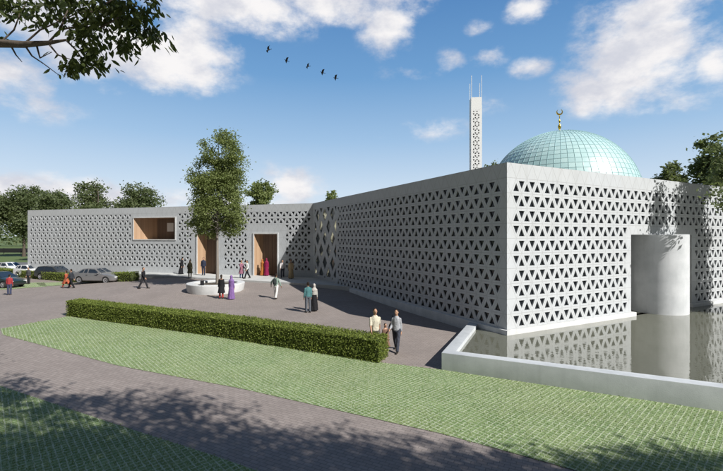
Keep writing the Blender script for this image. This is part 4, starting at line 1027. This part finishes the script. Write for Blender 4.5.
    if bag:
        bg = thing('shoulder_bag', bag[1], 'bag', (p.x, p.y, p.z), R(face)-pi/2) if False else None
        t = MB()
        if bag[0] == 'back':
            t.loft([(0, -.19, Z(1.02), .13, .075), (0, -.20, Z(1.15), .15, .09), (0, -.19, Z(1.34), .14, .08), (0, -.17, Z(1.42), .09, .05)])
            for s in (-1, 1): t.tube([(s*.09, -.13, Z(1.40)), (s*.10, 0, Z(1.50)), (s*.11, .135, Z(1.36)), (s*.13, .06, Z(1.12)), (s*.11, -.13, Z(1.05))], .016, 8)
            nm_ = 'backpack'
        else:
            s = bag[0]; t.loft([(s*.255, .02, Z(.90), .05, .14), (s*.26, .02, Z(1.02), .06, .15), (s*.25, .02, Z(1.14), .04, .13)]); t.tube([(s*.25, -.08, Z(1.13)), (s*.20, -.06, Z(1.36)), (s*.17, 0, Z(1.50)), (s*.20, .08, Z(1.36)), (s*.25, .10, Z(1.13))], .014, 8); nm_ = 'bag'
        me = fin(t, .012); o = link_mesh(nm_, me, cloth(bag[2]), None); o.parent = None
        o.location = root.location; o.rotation_euler = root.rotation_euler; tag(o, bag[1], 'bag')
    return root
W1 = ((22, 4), (-16, 14)); W2 = ((-16, 14), (22, 4)); ST = ((2, 0), (-3, 2))
AW = ((-.35, .12, .25), (.35, .12, .35)); AW2 = ((.35, .12, .35), (-.35, .12, .25)); AR = ((.05, .12, .2), (-.05, .12, .25))
black, navy, wht = (.015, .015, .018), (.03, .035, .06), (.70, .69, .66)
# the family walking beside the hedge
person('man in a cream short-sleeved shirt walking with a family beside the long hedge', 375, 353, -75, 1.80, top=(.56, .52, .42), bottom=(.09, .085, .075), sleeve='short', legs=W1, arms=AW)
person('small child in a brown dress between the man in cream and woman in grey', 385.3, 351.5, -60, 1.15, top=(.20, .12, .09), bottom=(.15, .09, .07), style='tunic', legs=W2, arms=AR, fem=True, longhair=True)
person('woman in a grey top and dark trousers, rightmost of the family beside the hedge', 396.5, 351, -110, 1.70, fem=True, top=(.36, .37, .40), bottom=(.05, .055, .075), legs=W1, arms=((-.2, .1, .2), (.15, .18, .9)), bag=(1, 'small black shoulder bag carried by the woman in grey beside the hedge', black), longhair=False)
# couple
person('man in a teal shirt walking beside a veiled woman across the plaza', 308, 312.5, 120, 1.78, top=(.07, .18, .19), bottom=(.10, .11, .13), legs=ST, arms=AR, skin='b')
person('woman in a grey headscarf and black skirt close beside the man in teal', 314.2, 311, 110, 1.62, fem=True, top=(.42, .41, .38), bottom=black, style='skirt', scarf=(.46, .43, .40), legs=ST, arms=AR)
person('man in a pale green shirt and white trousers with a backpack crossing the plaza alone', 276, 298.8, 75, 1.76, top=(.25, .34, .29), bottom=(.74, .73, .70), legs=((8, 2), (-12, 12)), arms=((.1, .75, .3), (.0, .45, .4)), bag=('back', 'dark backpack on the man in white trousers', (.04, .05, .05)), skin='b')
# beside the planter
person('woman in a black coat over red trousers standing in front of the planter', 221.3, 298.6, 100, 1.68, fem=True, top=black, bottom=(.42, .045, .04), style='tunic', legs=ST, arms=AR, longhair=True)
person('woman wrapped in a purple sari and veil in front of the planter', 231.4, 299.4, 80, 1.66, fem=True, top=(.20, .115, .30), style='dress', scarf=(.22, .13, .33), legs=ST, arms=AR)
# on the walkway
person('figure in a long black cloak on the walkway left of the first doorway', 181.5, 272.8, 0, 1.66, True, fem=True, top=black, style='dress', scarf=black, legs=ST, arms=AR, lean=.10)
person('person in an olive tunic on the edge of the walkway left of the first doorway', 190, 277.4, -70, 1.65, True, fem=True, top=(.14, .13, .08), bottom=(.12, .11, .07), style='tunic', scarf=(.20, .18, .11), legs=ST, arms=AR)
person('man in a navy suit standing in the first doorway, left of the tree trunk', 203.5, 275.2, -85, 1.80, True, top=navy, bottom=navy, legs=ST, arms=AR)
person('woman in a pink tunic and blue trousers on the walkway right of the plaza tree', 241.5, 278, -40, 1.68, True, fem=True, top=(.27, .12, .17), bottom=(.08, .12, .22), style='tunic', legs=ST, arms=((.2, .2, .7), (.3, .2, .8)), longhair=True)
person('person in a white top and black trousers facing the woman in the pink tunic', 247.2, 278.4, 220, 1.72, True, fem=True, top=wht, bottom=black, legs=W1, arms=((.1, .3, .5), (.1, .12, .2)), longhair=True)
person('woman in an orange robe in the right-hand doorway', 262.4, 275.6, 60, 1.64, True, fem=True, top=(.40, .14, .035), style='dress', scarf=(.42, .16, .045), legs=ST, arms=AR)
person('woman in a crimson robe in the right-hand doorway', 266.5, 275.8, 100, 1.72, True, fem=True, top=(.20, .012, .055), style='dress', scarf=(.23, .02, .065), legs=ST, arms=AR)
person('person in a white shirt and dark trousers in the shade right of the doorway', 282.5, 276.4, -80, 1.70, True, top=(.62, .58, .58), bottom=(.06, .06, .08), legs=W2, arms=AW)
person('man in a long tan robe standing in the shade right of the doorway', 291, 278.6, -100, 1.78, True, top=(.36, .27, .16), style='dress', legs=ST, arms=AR, skin='b')
# by the cars
person('man in black striding across the plaza right of the parked cars', 143.3, 288.6, 0, 1.76, top=black, bottom=(.03, .03, .035), legs=W1, arms=AW)
person('woman in an orange red tunic walking in front of the parked cars', 66.3, 287.5, 180, 1.60, fem=True, top=(.36, .09, .045), bottom=(.30, .07, .04), style='tunic', legs=W1, arms=AW, longhair=True)
person('man in dark clothes walking beside the woman in orange red in front of the saloon', 71.2, 288.2, 180, 1.76, top=(.035, .04, .05), bottom=black, legs=W2, arms=AW2)
person('man in dark grey standing in front of the white hatchback', 28.6, 284, -90, 1.74, top=(.06, .06, .065), bottom=(.03, .03, .035), legs=ST, arms=AR)
person('person in a red jacket and blue trousers beside the dark green car', 9.4, 294.8, 110, 1.72, top=(.32, .04, .045), bottom=(.05, .06, .11), legs=ST, arms=AR)

# small black bag standing on the planter rim
mb = MB(); q = Vector((pc.x-.35, pc.y-1.85, pz+.592)); mb.box((q.x, q.y, q.z+.17), (.26, .16, .34), .3)
o = thing('bag', 'small black bag left on the seat rim of the planter', 'bag', q)
bevel(mb.build('sack', cloth(black), o), .05); mb = MB(); mb.tube([(q.x-.08, q.y, q.z+.33), (q.x-.06, q.y, q.z+.44), (q.x+.06, q.y, q.z+.44), (q.x+.08, q.y, q.z+.33)], .012, 6); mb.build('handle', cloth(black), o)

# ------------------------------------------------------------------ birds
def bird():
    root = thing('bird', 'dark bird, first on the left of the line of five', 'bird', (0, 0, 0), 0, 'birds flying in a line')
    mb = MB(); mb.rings([[(x, r*cos(2*pi*k/10), r*.8*sin(2*pi*k/10)) for k in range(10)] for x, r in ((-.30, .015), (-.22, .05), (-.08, .085), (.08, .08), (.18, .05), (.23, .052), (.28, .04), (.34, .008))]); mb.build('body', cloth((.03, .03, .032)), root, world=False, smooth=True)
    mb = MB(); mb.prism([(-.27, -.02), (-.42, -.09), (-.42, .09), (-.27, .02)], -.006, .006); mb.build('tail', cloth((.025, .025, .028)), root, world=False)
    for s in (-1, 1):
        mb = MB(); rs = []
        for y, z, x0, x1 in ((.05, .03, .13, -.12), (.22, .13, .17, -.12), (.42, .17, .12, -.12), (.60, .13, .02, -.12), (.72, .09, -.10, -.14)):
            rs.append([(x0, s*y, z), ((x0+x1)/2, s*y, z+.012), (x1, s*y, z-.004), ((x0+x1)/2, s*y, z-.008)])
        mb.rings(rs); mb.build('wing', cloth((.025, .025, .028)), root, world=False)
    return root
b0 = bird()
for i, (px, py, hd_, sc, ln) in enumerate([(268.5, 50, 30, .9, .5), (286.5, 60.5, 20, .72, -.3), (308, 66.5, 25, .72, .35), (322.5, 72.5, 15, .75, -.25), (335.5, 78, 10, .75, -.15)]):
    o = b0 if i == 0 else copy_tree(b0); o.location = px3(px, py, 44); o.rotation_euler = (.25, ln, R(hd_)+pi); o.scale = (sc,)*3
    o['label'] = ['dark bird leading the line at its upper left end', 'dark bird second from the upper left in the line of five', 'dark bird in the middle of the line of five', 'dark bird next to last towards the lower right of the line', 'dark bird at the lower right end of the line'][i]
